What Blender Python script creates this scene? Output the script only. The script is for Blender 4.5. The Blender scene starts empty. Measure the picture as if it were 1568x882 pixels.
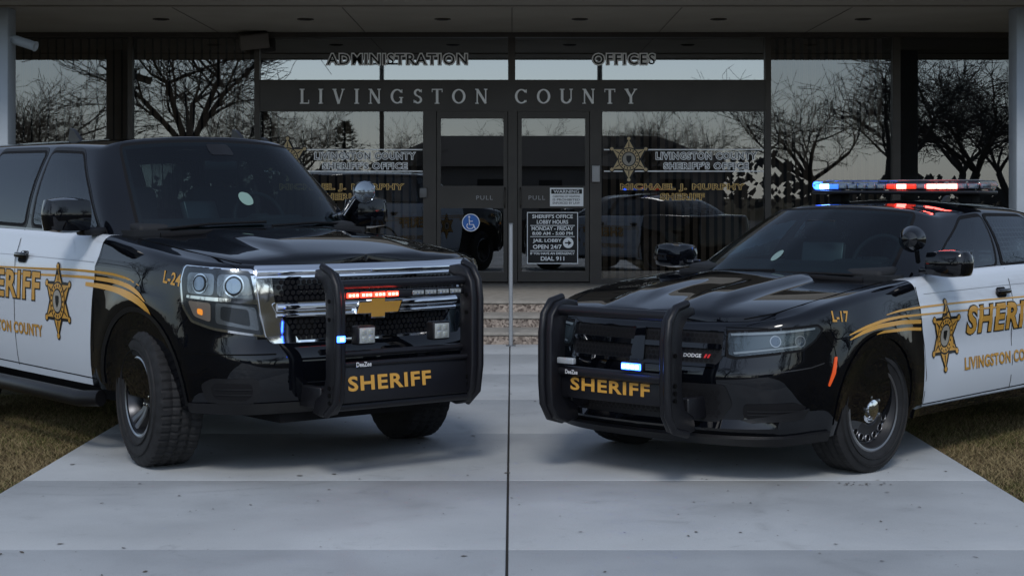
import bpy, bmesh, math, random
from mathutils import Vector, Matrix
random.seed(7)
S=bpy.context.scene
COL=S.collection
# ------------------------------------------------------------ materials
_pm={}
def pmat(name,col,rough=.5,metal=0,coat=0,emis=None,es=0,spec=.5,noise=0,nscale=8,bump=0,bscale=60,ior=None):
    if name in _pm: return _pm[name]
    m=bpy.data.materials.new(name); m.use_nodes=True; _pm[name]=m
    nt=m.node_tree; b=nt.nodes['Principled BSDF']
    b.inputs['Base Color'].default_value=(*col,1); b.inputs['Roughness'].default_value=rough
    b.inputs['Metallic'].default_value=metal; b.inputs['Coat Weight'].default_value=coat
    b.inputs['Coat Roughness'].default_value=.012; b.inputs['Coat IOR'].default_value=1.5
    b.inputs['Specular IOR Level'].default_value=spec
    if ior: b.inputs['IOR'].default_value=ior
    if emis: 
        b.inputs['Emission Color'].default_value=(*emis,1); b.inputs['Emission Strength'].default_value=es
        if es<2: m.cycles.emission_sampling='NONE'
    if noise or bump:
        tc=nt.nodes.new('ShaderNodeTexCoord')
    if noise:
        n=nt.nodes.new('ShaderNodeTexNoise'); n.inputs['Scale'].default_value=nscale; n.inputs['Detail'].default_value=6
        nt.links.new(tc.outputs['Object'],n.inputs['Vector'])
        r=nt.nodes.new('ShaderNodeMapRange'); r.inputs['From Min'].default_value=.3; r.inputs['From Max'].default_value=.7
        r.inputs['To Min'].default_value=1-noise; r.inputs['To Max'].default_value=1+noise
        nt.links.new(n.outputs['Fac'],r.inputs['Value'])
        v=nt.nodes.new('ShaderNodeVectorMath'); v.operation='SCALE'; v.inputs[0].default_value=col
        nt.links.new(r.outputs[0],v.inputs['Scale']); nt.links.new(v.outputs[0],b.inputs['Base Color'])
    if bump:
        n2=nt.nodes.new('ShaderNodeTexNoise'); n2.inputs['Scale'].default_value=bscale; n2.inputs['Detail'].default_value=4
        nt.links.new(tc.outputs['Object'],n2.inputs['Vector'])
        bp=nt.nodes.new('ShaderNodeBump'); bp.inputs['Strength'].default_value=bump; bp.inputs['Distance'].default_value=.01
        nt.links.new(n2.outputs['Fac'],bp.inputs['Height']); nt.links.new(bp.outputs[0],b.inputs['Normal'])
    return m
BLACKP=pmat('paint_black',(.002,.0025,.004),.3,0,1,spec=.0)
MATTE=pmat('matte_black',(.005,.005,.006),.8,spec=.2)
PLAST=pmat('black_plastic',(.007,.007,.008),.42,spec=.3,bump=.1,bscale=400)
POWDER=pmat('powder_coat',(.006,.006,.008),.36,spec=.35,bump=.15,bscale=500)
RUBBER=pmat('rubber',(.012,.012,.013),.75,spec=.35,noise=.3,nscale=20,bump=.2,bscale=120)
CHROME=pmat('chrome',(.8,.82,.85),.06,1)
SATIN=pmat('satin_metal',(.32,.33,.35),.3,1)
GUN=pmat('wheel_gunmetal',(.035,.036,.04),.28,.8)
STEEL=pmat('wheel_steel',(.020,.020,.022),.42,.2)
GOLD=pmat('vinyl_gold',(.54,.28,.045),.4)
GOLDD=pmat('vinyl_gold_dark',(.3,.16,.04),.4)
VBLK=pmat('vinyl_black',(.006,.006,.007),.4,spec=.3)
WHITE=pmat('white_vinyl',(.6,.6,.6),.4)
SEAM=pmat('seam',(.002,.002,.002),.9,spec=.1)
INTR=pmat('cabin_trim',(.014,.015,.017),.7,spec=.3)
SEATM=pmat('seat_fabric',(.022,.023,.026),.9,spec=.2,bump=.2,bscale=200)
LENSD=pmat('lamp_housing',(.05,.055,.06),.2,.6)
LENSC=pmat('lamp_reflector',(.30,.32,.34),.18,.85)
AMB=pmat('amber_lens',(.7,.22,.03),.25,emis=(1,.35,.05),es=.6)
REDL=pmat('red_led',(.7,.02,.01),.3,emis=(1,.04,.02),es=5)
BLUEL=pmat('blue_led',(.05,.12,.8),.3,emis=(.03,.12,1),es=10)
HOT=pmat('red_led_hot',(.9,.1,.1),.3,emis=(1,.09,.07),es=20)
BHOT=pmat('blue_led_hot',(.5,.6,.9),.3,emis=(.13,.3,1),es=26)
MARK=pmat('marker_orange',(.7,.085,.015),.25,emis=(1,.12,.02),es=.1)
def mixglass(name,tint,fac,rough=.0,top=1):
    m=bpy.data.materials.new(name); m.use_nodes=True; nt=m.node_tree; nt.nodes.clear()
    o=nt.nodes.new('ShaderNodeOutputMaterial'); t=nt.nodes.new('ShaderNodeBsdfTransparent'); g=nt.nodes.new('ShaderNodeBsdfGlossy')
    t.inputs[0].default_value=(*tint,1); g.inputs['Roughness'].default_value=rough; g.inputs[0].default_value=(.93,.97,1,1)
    lw=nt.nodes.new('ShaderNodeLayerWeight'); lw.inputs[0].default_value=.1
    mr=nt.nodes.new('ShaderNodeMapRange'); mr.inputs['To Min'].default_value=fac; mr.inputs['To Max'].default_value=top
    nt.links.new(lw.outputs['Fresnel'],mr.inputs['Value'])
    mx=nt.nodes.new('ShaderNodeMixShader')
    nt.links.new(mr.outputs[0],mx.inputs[0]); nt.links.new(t.outputs[0],mx.inputs[1]); nt.links.new(g.outputs[0],mx.inputs[2]); nt.links.new(mx.outputs[0],o.inputs[0])
    return m
COVER=mixglass('clear_lens',(.85,.88,.9),.04)
BGLASS=mixglass('tinted_window_glass',(.58,.56,.53),.13,.004)
TGLASS=mixglass('transom_glass',(.3,.3,.32),.28,.01)
BARL=mixglass('bar_lens',(.75,.8,.85),.06)
CGLASS=mixglass('car_windshield',(.36,.50,.53),.045)
SGLASS=mixglass('car_side_glass',(.36,.41,.43),.10)
def paint_body(name,x0,x1,xr,z0,zt):
    m=bpy.data.materials.new(name); m.use_nodes=True; nt=m.node_tree; b=nt.nodes['Principled BSDF']
    tc=nt.nodes.new('ShaderNodeTexCoord'); sp=nt.nodes.new('ShaderNodeSeparateXYZ'); nt.links.new(tc.outputs['Object'],sp.inputs[0])
    def M(op,a,c):
        n=nt.nodes.new('ShaderNodeMath'); n.operation=op
        for i,v in enumerate((a,c)):
            if isinstance(v,(int,float)): n.inputs[i].default_value=v
            else: nt.links.new(v,n.inputs[i])
        return n.outputs[0]
    k=(x0-x1)/(zt-z0)
    e=M('ADD',M('MULTIPLY',M('SUBTRACT',sp.outputs[2],z0),k),x1)
    f=M('MULTIPLY',M('LESS_THAN',sp.outputs[0],e),M('GREATER_THAN',sp.outputs[0],xr))
    f=M('MULTIPLY',f,M('MULTIPLY',M('GREATER_THAN',sp.outputs[2],z0),M('LESS_THAN',sp.outputs[2],zt)))
    mx=nt.nodes.new('ShaderNodeMix'); mx.data_type='RGBA'; nt.links.new(f,mx.inputs[0])
    mx.inputs[6].default_value=(.002,.0025,.004,1); mx.inputs[7].default_value=(.56,.60,.65,1)
    nt.links.new(mx.outputs[2],b.inputs['Base Color']); b.inputs['Roughness'].default_value=.3; b.inputs['Specular IOR Level'].default_value=0
    b.inputs['Coat Weight'].default_value=1; b.inputs['Coat Roughness'].default_value=.012; b.inputs['Coat IOR'].default_value=1.5
    return m
# ------------------------------------------------------------ helpers
def empty(name,loc=(0,0,0),rz=0):
    e=bpy.data.objects.new(name,None); COL.objects.link(e); e.location=loc; e.rotation_euler=(0,0,rz); return e
def mk(name,verts,faces,mat,parent=None,smooth=False,ang=40):
    me=bpy.data.meshes.new(name); me.from_pydata([tuple(v) for v in verts],[],faces); me.update()
    o=bpy.data.objects.new(name,me); COL.objects.link(o)
    if mat: me.materials.append(mat)
    if smooth:
        me.polygons.foreach_set('use_smooth',[True]*len(me.polygons)); me.set_sharp_from_angle(angle=math.radians(ang))
    if parent: o.parent=parent
    return o
def mkbm(name,bm,mat,parent=None,smooth=False,ang=40):
    me=bpy.data.meshes.new(name); bm.to_mesh(me); bm.free()
    o=bpy.data.objects.new(name,me); COL.objects.link(o)
    for mm in (mat if isinstance(mat,(list,tuple)) else [mat]): me.materials.append(mm)
    if smooth:
        me.polygons.foreach_set('use_smooth',[True]*len(me.polygons)); me.set_sharp_from_angle(angle=math.radians(ang))
    if parent: o.parent=parent
    return o
def box(name,c,s,mat,parent=None,rot=(0,0,0),bev=0,seg=2):
    bm=bmesh.new(); bmesh.ops.create_cube(bm,size=1); bmesh.ops.scale(bm,vec=s,verts=bm.verts)
    if bev: bmesh.ops.bevel(bm,geom=bm.edges[:]+bm.verts[:],offset=bev,segments=seg,affect='EDGES',profile=.5)
    o=mkbm(name,bm,mat,parent,bool(bev),50); o.location=c; o.rotation_euler=rot; return o
def b2(name,x0,x1,y0,y1,z0,z1,mat,parent=None,bev=0):
    return box(name,((x0+x1)/2,(y0+y1)/2,(z0+z1)/2),(x1-x0,y1-y0,z1-z0),mat,parent,bev=bev)
def tube(name,pts,r,mat,parent=None,seg=10,rs=None,caps=True):
    pts=[Vector(p) for p in pts]; n=len(pts); V=[];F=[]
    up=None
    for i,p in enumerate(pts):
        d=(pts[min(i+1,n-1)]-pts[max(i-1,0)]).normalized()
        if up is None: 
            up=Vector((0,0,1)) if abs(d.z)<.9 else Vector((1,0,0))
        a=d.cross(up).normalized(); bb=a.cross(d).normalized(); up=bb
        rr=rs[i] if rs else r
        for k in range(seg):
            t=2*math.pi*k/seg; V.append(p+a*math.cos(t)*rr+bb*math.sin(t)*rr)
    for i in range(n-1):
        for k in range(seg):
            F.append((i*seg+k,i*seg+(k+1)%seg,(i+1)*seg+(k+1)%seg,(i+1)*seg+k))
    if caps: F.append(tuple(range(seg))); F.append(tuple(range((n-1)*seg,n*seg)))
    return mk(name,V,F,mat,parent,True,50)
def lathe(name,prof,mat,parent=None,seg=48,axis='y',loc=(0,0,0),rot=(0,0,0),ang=35):
    V=[];F=[];n=len(prof)
    for k in range(seg):
        t=2*math.pi*k/seg
        for (r,h) in prof:
            V.append((r*math.cos(t),h,r*math.sin(t)) if axis=='y' else (h,r*math.cos(t),r*math.sin(t)) if axis=='x' else (r*math.cos(t),r*math.sin(t),h))
    for k in range(seg):
        k2=(k+1)%seg
        for i in range(n-1): F.append((k*n+i,k*n+i+1,k2*n+i+1,k2*n+i))
    o=mk(name,V,F,mat,parent,True,ang); o.location=loc; o.rotation_euler=rot; return o
def plate(name,outl,y0,y1,mat,parent,bev=.012):
    bm=bmesh.new(); vs=[bm.verts.new((x,y0,z)) for x,z in outl]; f=bm.faces.new(vs)
    r=bmesh.ops.extrude_face_region(bm,geom=[f]); 
    bmesh.ops.translate(bm,vec=(0,y1-y0,0),verts=[v for v in r['geom'] if isinstance(v,bmesh.types.BMVert)])
    bmesh.ops.recalc_face_normals(bm,faces=bm.faces[:])
    if bev:
        es=[e for e in bm.edges if len(e.link_faces)==2 and (len(e.link_faces[0].verts)>4 or len(e.link_faces[1].verts)>4)]
        bmesh.ops.bevel(bm,geom=es,offset=bev,segments=3,affect='EDGES',profile=.5)
    return mkbm(name,bm,mat,parent,True,40)
def pchip(xs,ys):
    n=len(xs); h=[xs[i+1]-xs[i] for i in range(n-1)]; d=[(ys[i+1]-ys[i])/h[i] for i in range(n-1)]; m=[0]*n
    m[0]=d[0]; m[-1]=d[-1]
    for i in range(1,n-1):
        if d[i-1]*d[i]<=0: m[i]=0
        else:
            w1=2*h[i]+h[i-1]; w2=h[i]+2*h[i-1]; m[i]=(w1+w2)/(w1/d[i-1]+w2/d[i])
    def f(x):
        if x<=xs[0]: return ys[0]
        if x>=xs[-1]: return ys[-1]
        lo,hi=0,n-1
        while hi-lo>1:
            md=(lo+hi)//2
            if xs[md]<=x: lo=md
            else: hi=md
        t=(x-xs[lo])/h[lo]; t2=t*t;t3=t2*t
        return (2*t3-3*t2+1)*ys[lo]+(t3-2*t2+t)*h[lo]*m[lo]+(-2*t3+3*t2)*ys[hi]+(t3-t2)*h[lo]*m[hi]
    return f
def pc(pairs):
    pairs=sorted(pairs); return pchip([p[0] for p in pairs],[p[1] for p in pairs])
def pip(poly,x,y):
    c=False; n=len(poly); j=n-1
    for i in range(n):
        xi,yi=poly[i]; xj,yj=poly[j]
        if (yi>y)!=(yj>y) and x<(xj-xi)*(y-yi)/(yj-yi)+xi: c=not c
        j=i
    return c
def sub2d(bm,step):
    if step is None: return
    bmesh.ops.triangulate(bm,faces=bm.faces[:])
    for ax,st in ((0,step),(1,step*1.6)):
        lo=min(v.co[ax] for v in bm.verts); hi=max(v.co[ax] for v in bm.verts)
        k=math.floor(lo/st)+1
        while k*st<hi:
            co=[0,0,0]; no=[0,0,0]; co[ax]=k*st+1e-5; no[ax]=1
            bmesh.ops.bisect_plane(bm,geom=bm.verts[:]+bm.edges[:]+bm.faces[:],plane_co=co,plane_no=no,dist=1e-6); k+=1
def conform(name,bm,mapf,mat,parent,off=.003,step=.06,thick=0,smooth=True):
    sub2d(bm,step)
    if thick:
        bd=[e for e in bm.edges if e.is_boundary]; base={}
        for e in bd:
            for v in e.verts:
                if v not in base: base[v]=(v.co.x,v.co.y)
        q=[(e.verts[0],e.verts[1]) for e in bd]
        cs={v:Vector(mapf(c[0],c[1],off-thick)) for v,c in base.items()}
        for v in list(bm.verts): v.co=mapf(v.co.x,v.co.y,off)
        nb={v:bm.verts.new(c) for v,c in cs.items()}
        for a,b in q: bm.faces.new((a,b,nb[b],nb[a]))
    else:
        for v in bm.verts: v.co=mapf(v.co.x,v.co.y,off)
    bmesh.ops.recalc_face_normals(bm,faces=bm.faces[:])
    return mkbm(name,bm,mat,parent,smooth,35)
def polybm(polys):
    bm=bmesh.new()
    for p in polys:
        vs=[bm.verts.new((a,b,0)) for a,b in p]
        try: bm.faces.new(vs)
        except Exception: pass
    return bm
def rnd(poly,r=.02,n=4):
    out=[]; m=len(poly)
    for i in range(m):
        p=Vector((*poly[i],)); a=Vector((*poly[i-1],)); c=Vector((*poly[(i+1)%m],))
        ra=min(r,(a-p).length*.45); rc=min(r,(c-p).length*.45)
        A=p+(a-p).normalized()*ra; C=p+(c-p).normalized()*rc
        for k in range(n+1):
            t=k/n; q=A*(1-t)**2+p*2*t*(1-t)+C*t*t; out.append((q.x,q.y))
    return out
def circ(cx,cy,r,n=24,ry=None): return [(cx+r*math.cos(2*math.pi*k/n),cy+(ry or r)*math.sin(2*math.pi*k/n)) for k in range(n)]
def rect(a0,a1,b0,b1): return [(a0,b0),(a1,b0),(a1,b1),(a0,b1)]
def band(cl,w):
    L=[];R=[];n=len(cl)
    for i in range(n):
        a=Vector(cl[max(i-1,0)]); c=Vector(cl[min(i+1,n-1)]); d=(c-a).normalized(); nn=Vector((-d.y,d.x)); ww=(w[i] if isinstance(w,list) else w)/2
        p=Vector(cl[i]); L.append(tuple(p+nn*ww)); R.append(tuple(p-nn*ww))
    return [[L[i],L[i+1],R[i+1],R[i]] for i in range(n-1)]
def dense(loop,st=.08):
    out=[]
    for i in range(len(loop)):
        a=Vector(loop[i]); b=Vector(loop[(i+1)%len(loop)]); n=max(1,int((b-a).length/st))
        for k in range(n): q=a.lerp(b,k/n); out.append((q.x,q.y))
    return out
def ring(loop,wa,wb):
    loop=dense(loop); n=len(loop); O=[];I=[]
    ar=sum(loop[i][0]*loop[(i+1)%n][1]-loop[(i+1)%n][0]*loop[i][1] for i in range(n)); sg=1 if ar>0 else -1
    for i in range(n):
        a=Vector(loop[i-1]); c=Vector(loop[(i+1)%n]); d=(c-a)
        if d.length<1e-9: d=Vector((1,0))
        d=d.normalized(); nn=Vector((d.y,-d.x))*sg; p=Vector(loop[i])
        O.append((p.x+nn.x*wa,p.y+nn.y*wb)); I.append((p.x-nn.x*wa,p.y-nn.y*wb))
    return [[O[i],O[(i+1)%n],I[(i+1)%n],I[i]] for i in range(n)]
_tc={}
def textraw(s,off,sp):
    k=(s,off,sp)
    if k in _tc: return _tc[k]
    cu=bpy.data.curves.new('t','FONT'); cu.body=s; cu.size=1; cu.offset=off; cu.space_character=sp; cu.resolution_u=3
    o=bpy.data.objects.new('t',cu); COL.objects.link(o); bpy.context.view_layer.update()
    me=bpy.data.meshes.new_from_object(o.evaluated_get(bpy.context.evaluated_depsgraph_get()))
    V=[(v.co.x,v.co.y) for v in me.vertices]; F=[tuple(p.vertices) for p in me.polygons]
    bpy.data.objects.remove(o); bpy.data.curves.remove(cu); bpy.data.meshes.remove(me)
    _tc[k]=(V,F); return _tc[k]
def textbm(s,cx,cy,w,h,off=0,extra=0,sp=1,rot=0,shear=0):
    V0,_=textraw(s,off,sp); V,F=textraw(s,off+extra,sp)
    x0=min(v[0] for v in V0);x1=max(v[0] for v in V0);y0=min(v[1] for v in V0);y1=max(v[1] for v in V0)
    bm=bmesh.new(); c,sn=math.cos(rot),math.sin(rot); vs=[]
    for x,y in V:
        a=((x-x0)/(x1-x0)-.5)*w; b=((y-y0)/(y1-y0)-.5)*h; a+=b*shear
        vs.append(bm.verts.new((cx+a*c-b*sn,cy+a*sn+b*c,0)))
    for f in F:
        try: bm.faces.new([vs[i] for i in f])
        except Exception: pass
    return bm
def textpatch(name,s,cx,cy,w,h,mapf,mat,parent,off=.004,bold=.0,outline=0,omat=None,sp=1,step=.08,rot=0,shear=0):
    if outline:
        conform(name+'_outline',textbm(s,cx,cy,w,h,bold,outline,sp,rot,shear),mapf,omat,parent,off,step,smooth=False)
        off+=.0015
    conform(name,textbm(s,cx,cy,w,h,bold,0,sp,rot,shear),mapf,mat,parent,off,step,smooth=False)
def star(name,cx,cy,R,mapf,parent,cols,off=.004,step=.08,ba=1.12):
    def st(r1,r2,n=6): return [(cx+(r1 if k%2==0 else r2)*math.sin(math.pi*k/n),cy+ba*(r1 if k%2==0 else r2)*math.cos(math.pi*k/n)) for k in range(2*n)]
    dark,gold,mid=cols
    def add(nm,polys,m,o): conform(name+nm,polybm(polys),mapf,m,parent,o,step,smooth=False)
    tips=lambda r: [circ(cx+R*.95*math.sin(math.pi*k/3),cy+ba*R*.95*math.cos(math.pi*k/3),r,10) for k in range(6)]
    add('_edge',[st(R*1.04,R*.62)],dark,off); add('_balls_edge',tips(R*.13),dark,off+.0007)
    add('_body',[st(R*.90,R*.52)],gold,off+.0014); add('_balls',tips(R*.085),gold,off+.0021)
    add('_ring',[circ(cx,cy,R*.54,28,R*.54*ba)],dark,off+.0028); add('_ring2',[circ(cx,cy,R*.49,28,R*.49*ba)],gold,off+.0035)
    tk=[]
    for k in range(18):
        a=2*math.pi*k/18; r0,r1=R*.38,R*.46; w=.07
        tk.append([(cx+r0*math.cos(a-w),cy+ba*r0*math.sin(a-w)),(cx+r1*math.cos(a-w),cy+ba*r1*math.sin(a-w)),(cx+r1*math.cos(a+w),cy+ba*r1*math.sin(a+w)),(cx+r0*math.cos(a+w),cy+ba*r0*math.sin(a+w))])
    add('_ticks',tk,dark,off+.0042)
    add('_ring3',[circ(cx,cy,R*.35,24,R*.35*ba)],dark,off+.0042); add('_seal',[circ(cx,cy,R*.30,24,R*.30*ba)],mid,off+.0049)
    add('_crest',[rnd([(cx-R*.13,cy+R*.17),(cx+R*.13,cy+R*.17),(cx+R*.12,cy-R*.05),(cx,cy-R*.22),(cx-R*.12,cy-R*.05)],R*.05)],dark,off+.0056)
    rays=[]
    for k in range(6):
        a=math.pi*k/3; ca,sa=math.sin(a),math.cos(a); p=lambda r,t:(cx+r*ca+t*sa,cy+ba*(r*sa-t*ca))
        rays.append([p(R*.56,-R*.03),p(R*.80,-R*.01),p(R*.80,R*.01),p(R*.56,R*.03)])
    add('_rays',rays,dark,off+.0028)
# ------------------------------------------------------------ car shell
class Shell:
    def __init__(s,outl,side,front,rear,zt,zb,hc,r=.05,dome=None,flare=None):
        t=[0]
        for i in range(1,len(outl)): t.append(t[-1]+math.dist(outl[i],outl[i-1]))
        fx=pchip(t,[p[0] for p in outl]); fy=pchip(t,[p[1] for p in outl]); N=1600
        pts=[(fx(t[-1]*k/N),fy(t[-1]*k/N)) for k in range(N+1)]
        U=[0]
        for i in range(1,N+1): U.append(U[-1]+math.dist(pts[i],pts[i-1]))
        s.pts=pts;s.U=U;s.L=U[-1]; s.side=pc(side);s.front=pc(front);s.rear=pc(rear);s.zt=pc(zt);s.zb=pc(zb);s.hc=pc(hc);s.r=r;s.dome=dome;s.flare=flare
    def C(s,u):
        u=max(0,min(s.L,u)); lo,hi=0,len(s.U)-1
        while hi-lo>1:
            m=(lo+hi)//2
            if s.U[m]<=u: lo=m
            else: hi=m
        t=(u-s.U[lo])/max(1e-9,s.U[hi]-s.U[lo]); a,b=s.pts[lo],s.pts[hi]
        return a[0]+(b[0]-a[0])*t,a[1]+(b[1]-a[1])*t
    def nrm(s,u):
        e=.02; a=s.C(u-e); b=s.C(u+e)
        if u<e: a=(s.C(e)[0],-s.C(e-u)[1]); b=s.C(u+e)
        if u>s.L-e: a=s.C(s.L-e); b=(a[0],-a[1])
        dx,dy=b[0]-a[0],b[1]-a[1]; l=math.hypot(dx,dy) or 1
        return dy/l,-dx/l
    def P(s,u,z):
        sg=1 if u>=0 else -1; au=abs(u); x,y=s.C(au); nx,ny=s.nrm(au); T=s.zt(x); z=min(z,T)
        wf=nx*nx
        ins=(s.front(z) if nx>0 else s.rear(z))*wf+s.side(z)*(1-wf)
        if s.flare: ins-=s.flare(x,z)*(1-wf)
        q=T-z
        if q<s.r: ins+=s.r-math.sqrt(max(0,s.r**2-(s.r-q)**2))
        return Vector((x-nx*ins,sg*max(0,y-ny*ins) if au>0 and au<s.L else 0,z))
    def N(s,u,z):
        e=.012; T=s.zt(s.C(abs(u))[0]); z=min(z,T-.006)
        du=s.P(u+e,z)-s.P(u-e,z); dz=s.P(u,z+.005)-s.P(u,z-.005); n=du.cross(dz).normalized()
        nx,ny=s.nrm(abs(u)); 
        if n.dot(Vector((nx,ny if u>=0 else -ny,0)))<0: n=-n
        return n
    def uz(s,u,z,off=0): return s.P(u,z)+s.N(u,z)*off
    def uofx(s,x):
        lo,hi=0,len(s.pts)-1
        while hi-lo>1:
            m=(lo+hi)//2
            if s.pts[m][0]>x: lo=m
            else: hi=m
        return s.U[lo]
    def sidemap(s,sg,x0=0,dr=1):
        return lambda a,b,off: s.uz(sg*s.uofx(x0+dr*a),b,off)
    def H(s,x,y,yT):
        T=s.zt(x); q=min(1,abs(y)/max(yT,1e-6)); z=T+(s.hc(x)-T)*(1-q**2.4)
        if s.dome: z+=s.dome(x,y)
        return z
    def top(s,x,y):
        u=s.uofx(x); T=s.zt(x); yT=abs(s.P(u,T).y); return s.H(x,y,yT)
    def mesh(s,name,mats,parent,cuts,nv=20,nt=20):
        us=[0]
        while us[-1]<s.L-.03:
            us.append(us[-1]+(.035 if us[-1]<1.6 else .07))
        us[-1]=s.L; n=len(us)
        V=[];F=[];L=[];R=[]
        for i,u in enumerate(us):
            x,_=s.C(u); T=s.zt(x);B=s.zb(x)
            zs=[B+(T-s.r-B)*k/(nv-7) for k in range(nv-7)]+[T-s.r+s.r*math.sin(math.pi/2*k/6) for k in range(7)]
            l=[]
            for z in zs: l.append(len(V)); V.append(s.P(u,z))
            L.append(l)
            if i in (0,n-1): R.append(l)
            else:
                r=[]
                for z in zs: r.append(len(V)); p=s.P(u,z); V.append(Vector((p.x,-p.y,p.z)))
                R.append(r)
        m=len(L[0])
        for i in range(n-1):
            for k in range(m-1):
                F.append((L[i][k],L[i+1][k],L[i+1][k+1],L[i][k+1])); F.append((R[i][k+1],R[i+1][k+1],R[i+1][k],R[i][k]))
        rows=[]
        for i in range(n):
            a,b=L[i][-1],R[i][-1]
            if i in (0,n-1): rows.append([a]*(2*nt+1)); continue
            x,yT=V[a].x,V[a].y; row=[a]
            for k in range(1,2*nt):
                y=yT*(1-k/nt); row.append(len(V)); V.append(Vector((x,y,s.H(x,y,yT))))
            row.append(b); rows.append(row)
        for i in range(n-1):
            for k in range(2*nt):
                q=[rows[i][k],rows[i+1][k],rows[i+1][k+1],rows[i][k+1]]; q2=[]
                for w in q:
                    if w not in q2: q2.append(w)
                if len(q2)>2: F.append(tuple(q2))
        for i in range(n-1):
            q=[L[i][0],R[i][0],R[i+1][0],L[i+1][0]];q2=[]
            for w in q:
                if w not in q2:q2.append(w)
            if len(q2)>2: F.append(tuple(q2))
        bm=bmesh.new(); vs=[bm.verts.new(v) for v in V]
        for f in F:
            try: bm.faces.new([vs[i] for i in f])
            except Exception: pass
        bmesh.ops.recalc_face_normals(bm,faces=bm.faces[:])
        o=mkbm(name,bm,mats,parent)
        bm=bmesh.new()
        for (cx,cz,R_,y0) in cuts:
            for sg in (1,-1):
                mtx=Matrix.Translation((cx,sg*(y0+.5),cz))@Matrix.Rotation(math.pi/2,4,'X')
                bmesh.ops.create_cone(bm,cap_ends=True,segments=56,radius1=R_,radius2=R_,depth=1,matrix=mtx)
        for f in bm.faces: f.material_index=1
        cu=mkbm('cut',bm,mats)
        md=o.modifiers.new('b','BOOLEAN'); md.operation='DIFFERENCE'; md.object=cu; md.solver='EXACT'
        bpy.context.view_layer.update()
        me=bpy.data.meshes.new_from_object(o.evaluated_get(bpy.context.evaluated_depsgraph_get()))
        o.modifiers.clear(); o.data=me; bpy.data.objects.remove(cu)
        me.polygons.foreach_set('use_smooth',[True]*len(me.polygons)); me.set_sharp_from_angle(angle=math.radians(28))
        return o
class House:
    def __init__(s,B,T,bulge=.03,crown=.05):
        n=len(B); ix=list(range(n)); s.n=n-1
        s.b=[pchip(ix,[p[k] for p in B]) for k in range(3)]; s.t=[pchip(ix,[p[k] for p in T]) for k in range(3)]; s.bulge=bulge; s.crown=crown
    def P(s,q,w):
        sg=1 if q>=0 else -1; a=abs(q)
        b=Vector([f(a) for f in s.b]); t=Vector([f(a) for f in s.t]); p=b.lerp(t,w)
        e=.05; d=Vector([f(min(s.n,a+e))-f(max(0,a-e)) for f in s.b]); nn=Vector((d.y,-d.x,0)).normalized()
        p=p+nn*s.bulge*4*w*(1-w)
        return Vector((p.x,sg*max(0,p.y),p.z))
    def map(s,q,w,off=0):
        du=s.P(q+.02,w)-s.P(q-.02,w); dw=s.P(q,min(1,w+.02))-s.P(q,max(0,w-.02)); n=du.cross(dw).normalized()
        c=s.P(q,w)-Vector((-1.8,0,s.P(q,w).z))
        if n.dot(c)<0: n=-n
        return s.P(q,w)+n*off
    def mesh(s,name,mat,parent,ds=.05,nw=24,nt=8,holes=()):
        N=int(round(s.n/ds)); V=[];F=[];L=[];R=[]
        for i in range(N+1):
            q=i*ds; l=[]
            for k in range(nw+1): l.append(len(V)); V.append(s.P(q,k/nw))
            L.append(l)
            if i in(0,N): R.append(l)
            else:
                r=[]
                for k in range(nw+1): r.append(len(V)); p=s.P(q,k/nw); V.append(Vector((p.x,-p.y,p.z)))
                R.append(r)
        for i in range(N):
            for k in range(nw):
                if any(pip(h_,(i+.5)*ds,(k+.5)/nw) for h_ in holes): continue
                F.append((L[i][k],L[i+1][k],L[i+1][k+1],L[i][k+1])); F.append((R[i][k+1],R[i+1][k+1],R[i+1][k],R[i][k]))
        x0=V[L[0][-1]].x; x1=V[L[N][-1]].x; rows=[]
        for i in range(N+1):
            a,b=L[i][-1],R[i][-1]
            if i in(0,N): rows.append([a]*(2*nt+1)); continue
            x,yT,z=V[a]; row=[a]
            f=min(1,(x0-x)/.45,(x-x1)/.4); f=max(0,f); f=math.sin(f*math.pi/2)
            z0=z
            for k in range(1,2*nt):
                y=yT*(1-k/nt); qq=abs(y)/yT
                cen=max(z0+s.crown*f, s.t[2](0)*(1-f)+(z0+s.crown)*f if x>(x0+x1)/2 else z0+s.crown*f)
                row.append(len(V)); V.append(Vector((x,y,z0+(cen-z0)*(1-qq**2.6))))
            row.append(b); rows.append(row)
        for i in range(N):
            for k in range(2*nt):
                q2=[]
                for w in (rows[i][k],rows[i+1][k],rows[i+1][k+1],rows[i][k+1]):
                    if w not in q2: q2.append(w)
                if len(q2)>2: F.append(tuple(q2))
        bm=bmesh.new(); vs=[bm.verts.new(v) for v in V]
        for f in F:
            try: bm.faces.new([vs[i] for i in f])
            except Exception: pass
        bmesh.ops.recalc_face_normals(bm,faces=bm.faces[:])
        return mkbm(name,bm,mat,parent,True,50)
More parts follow.
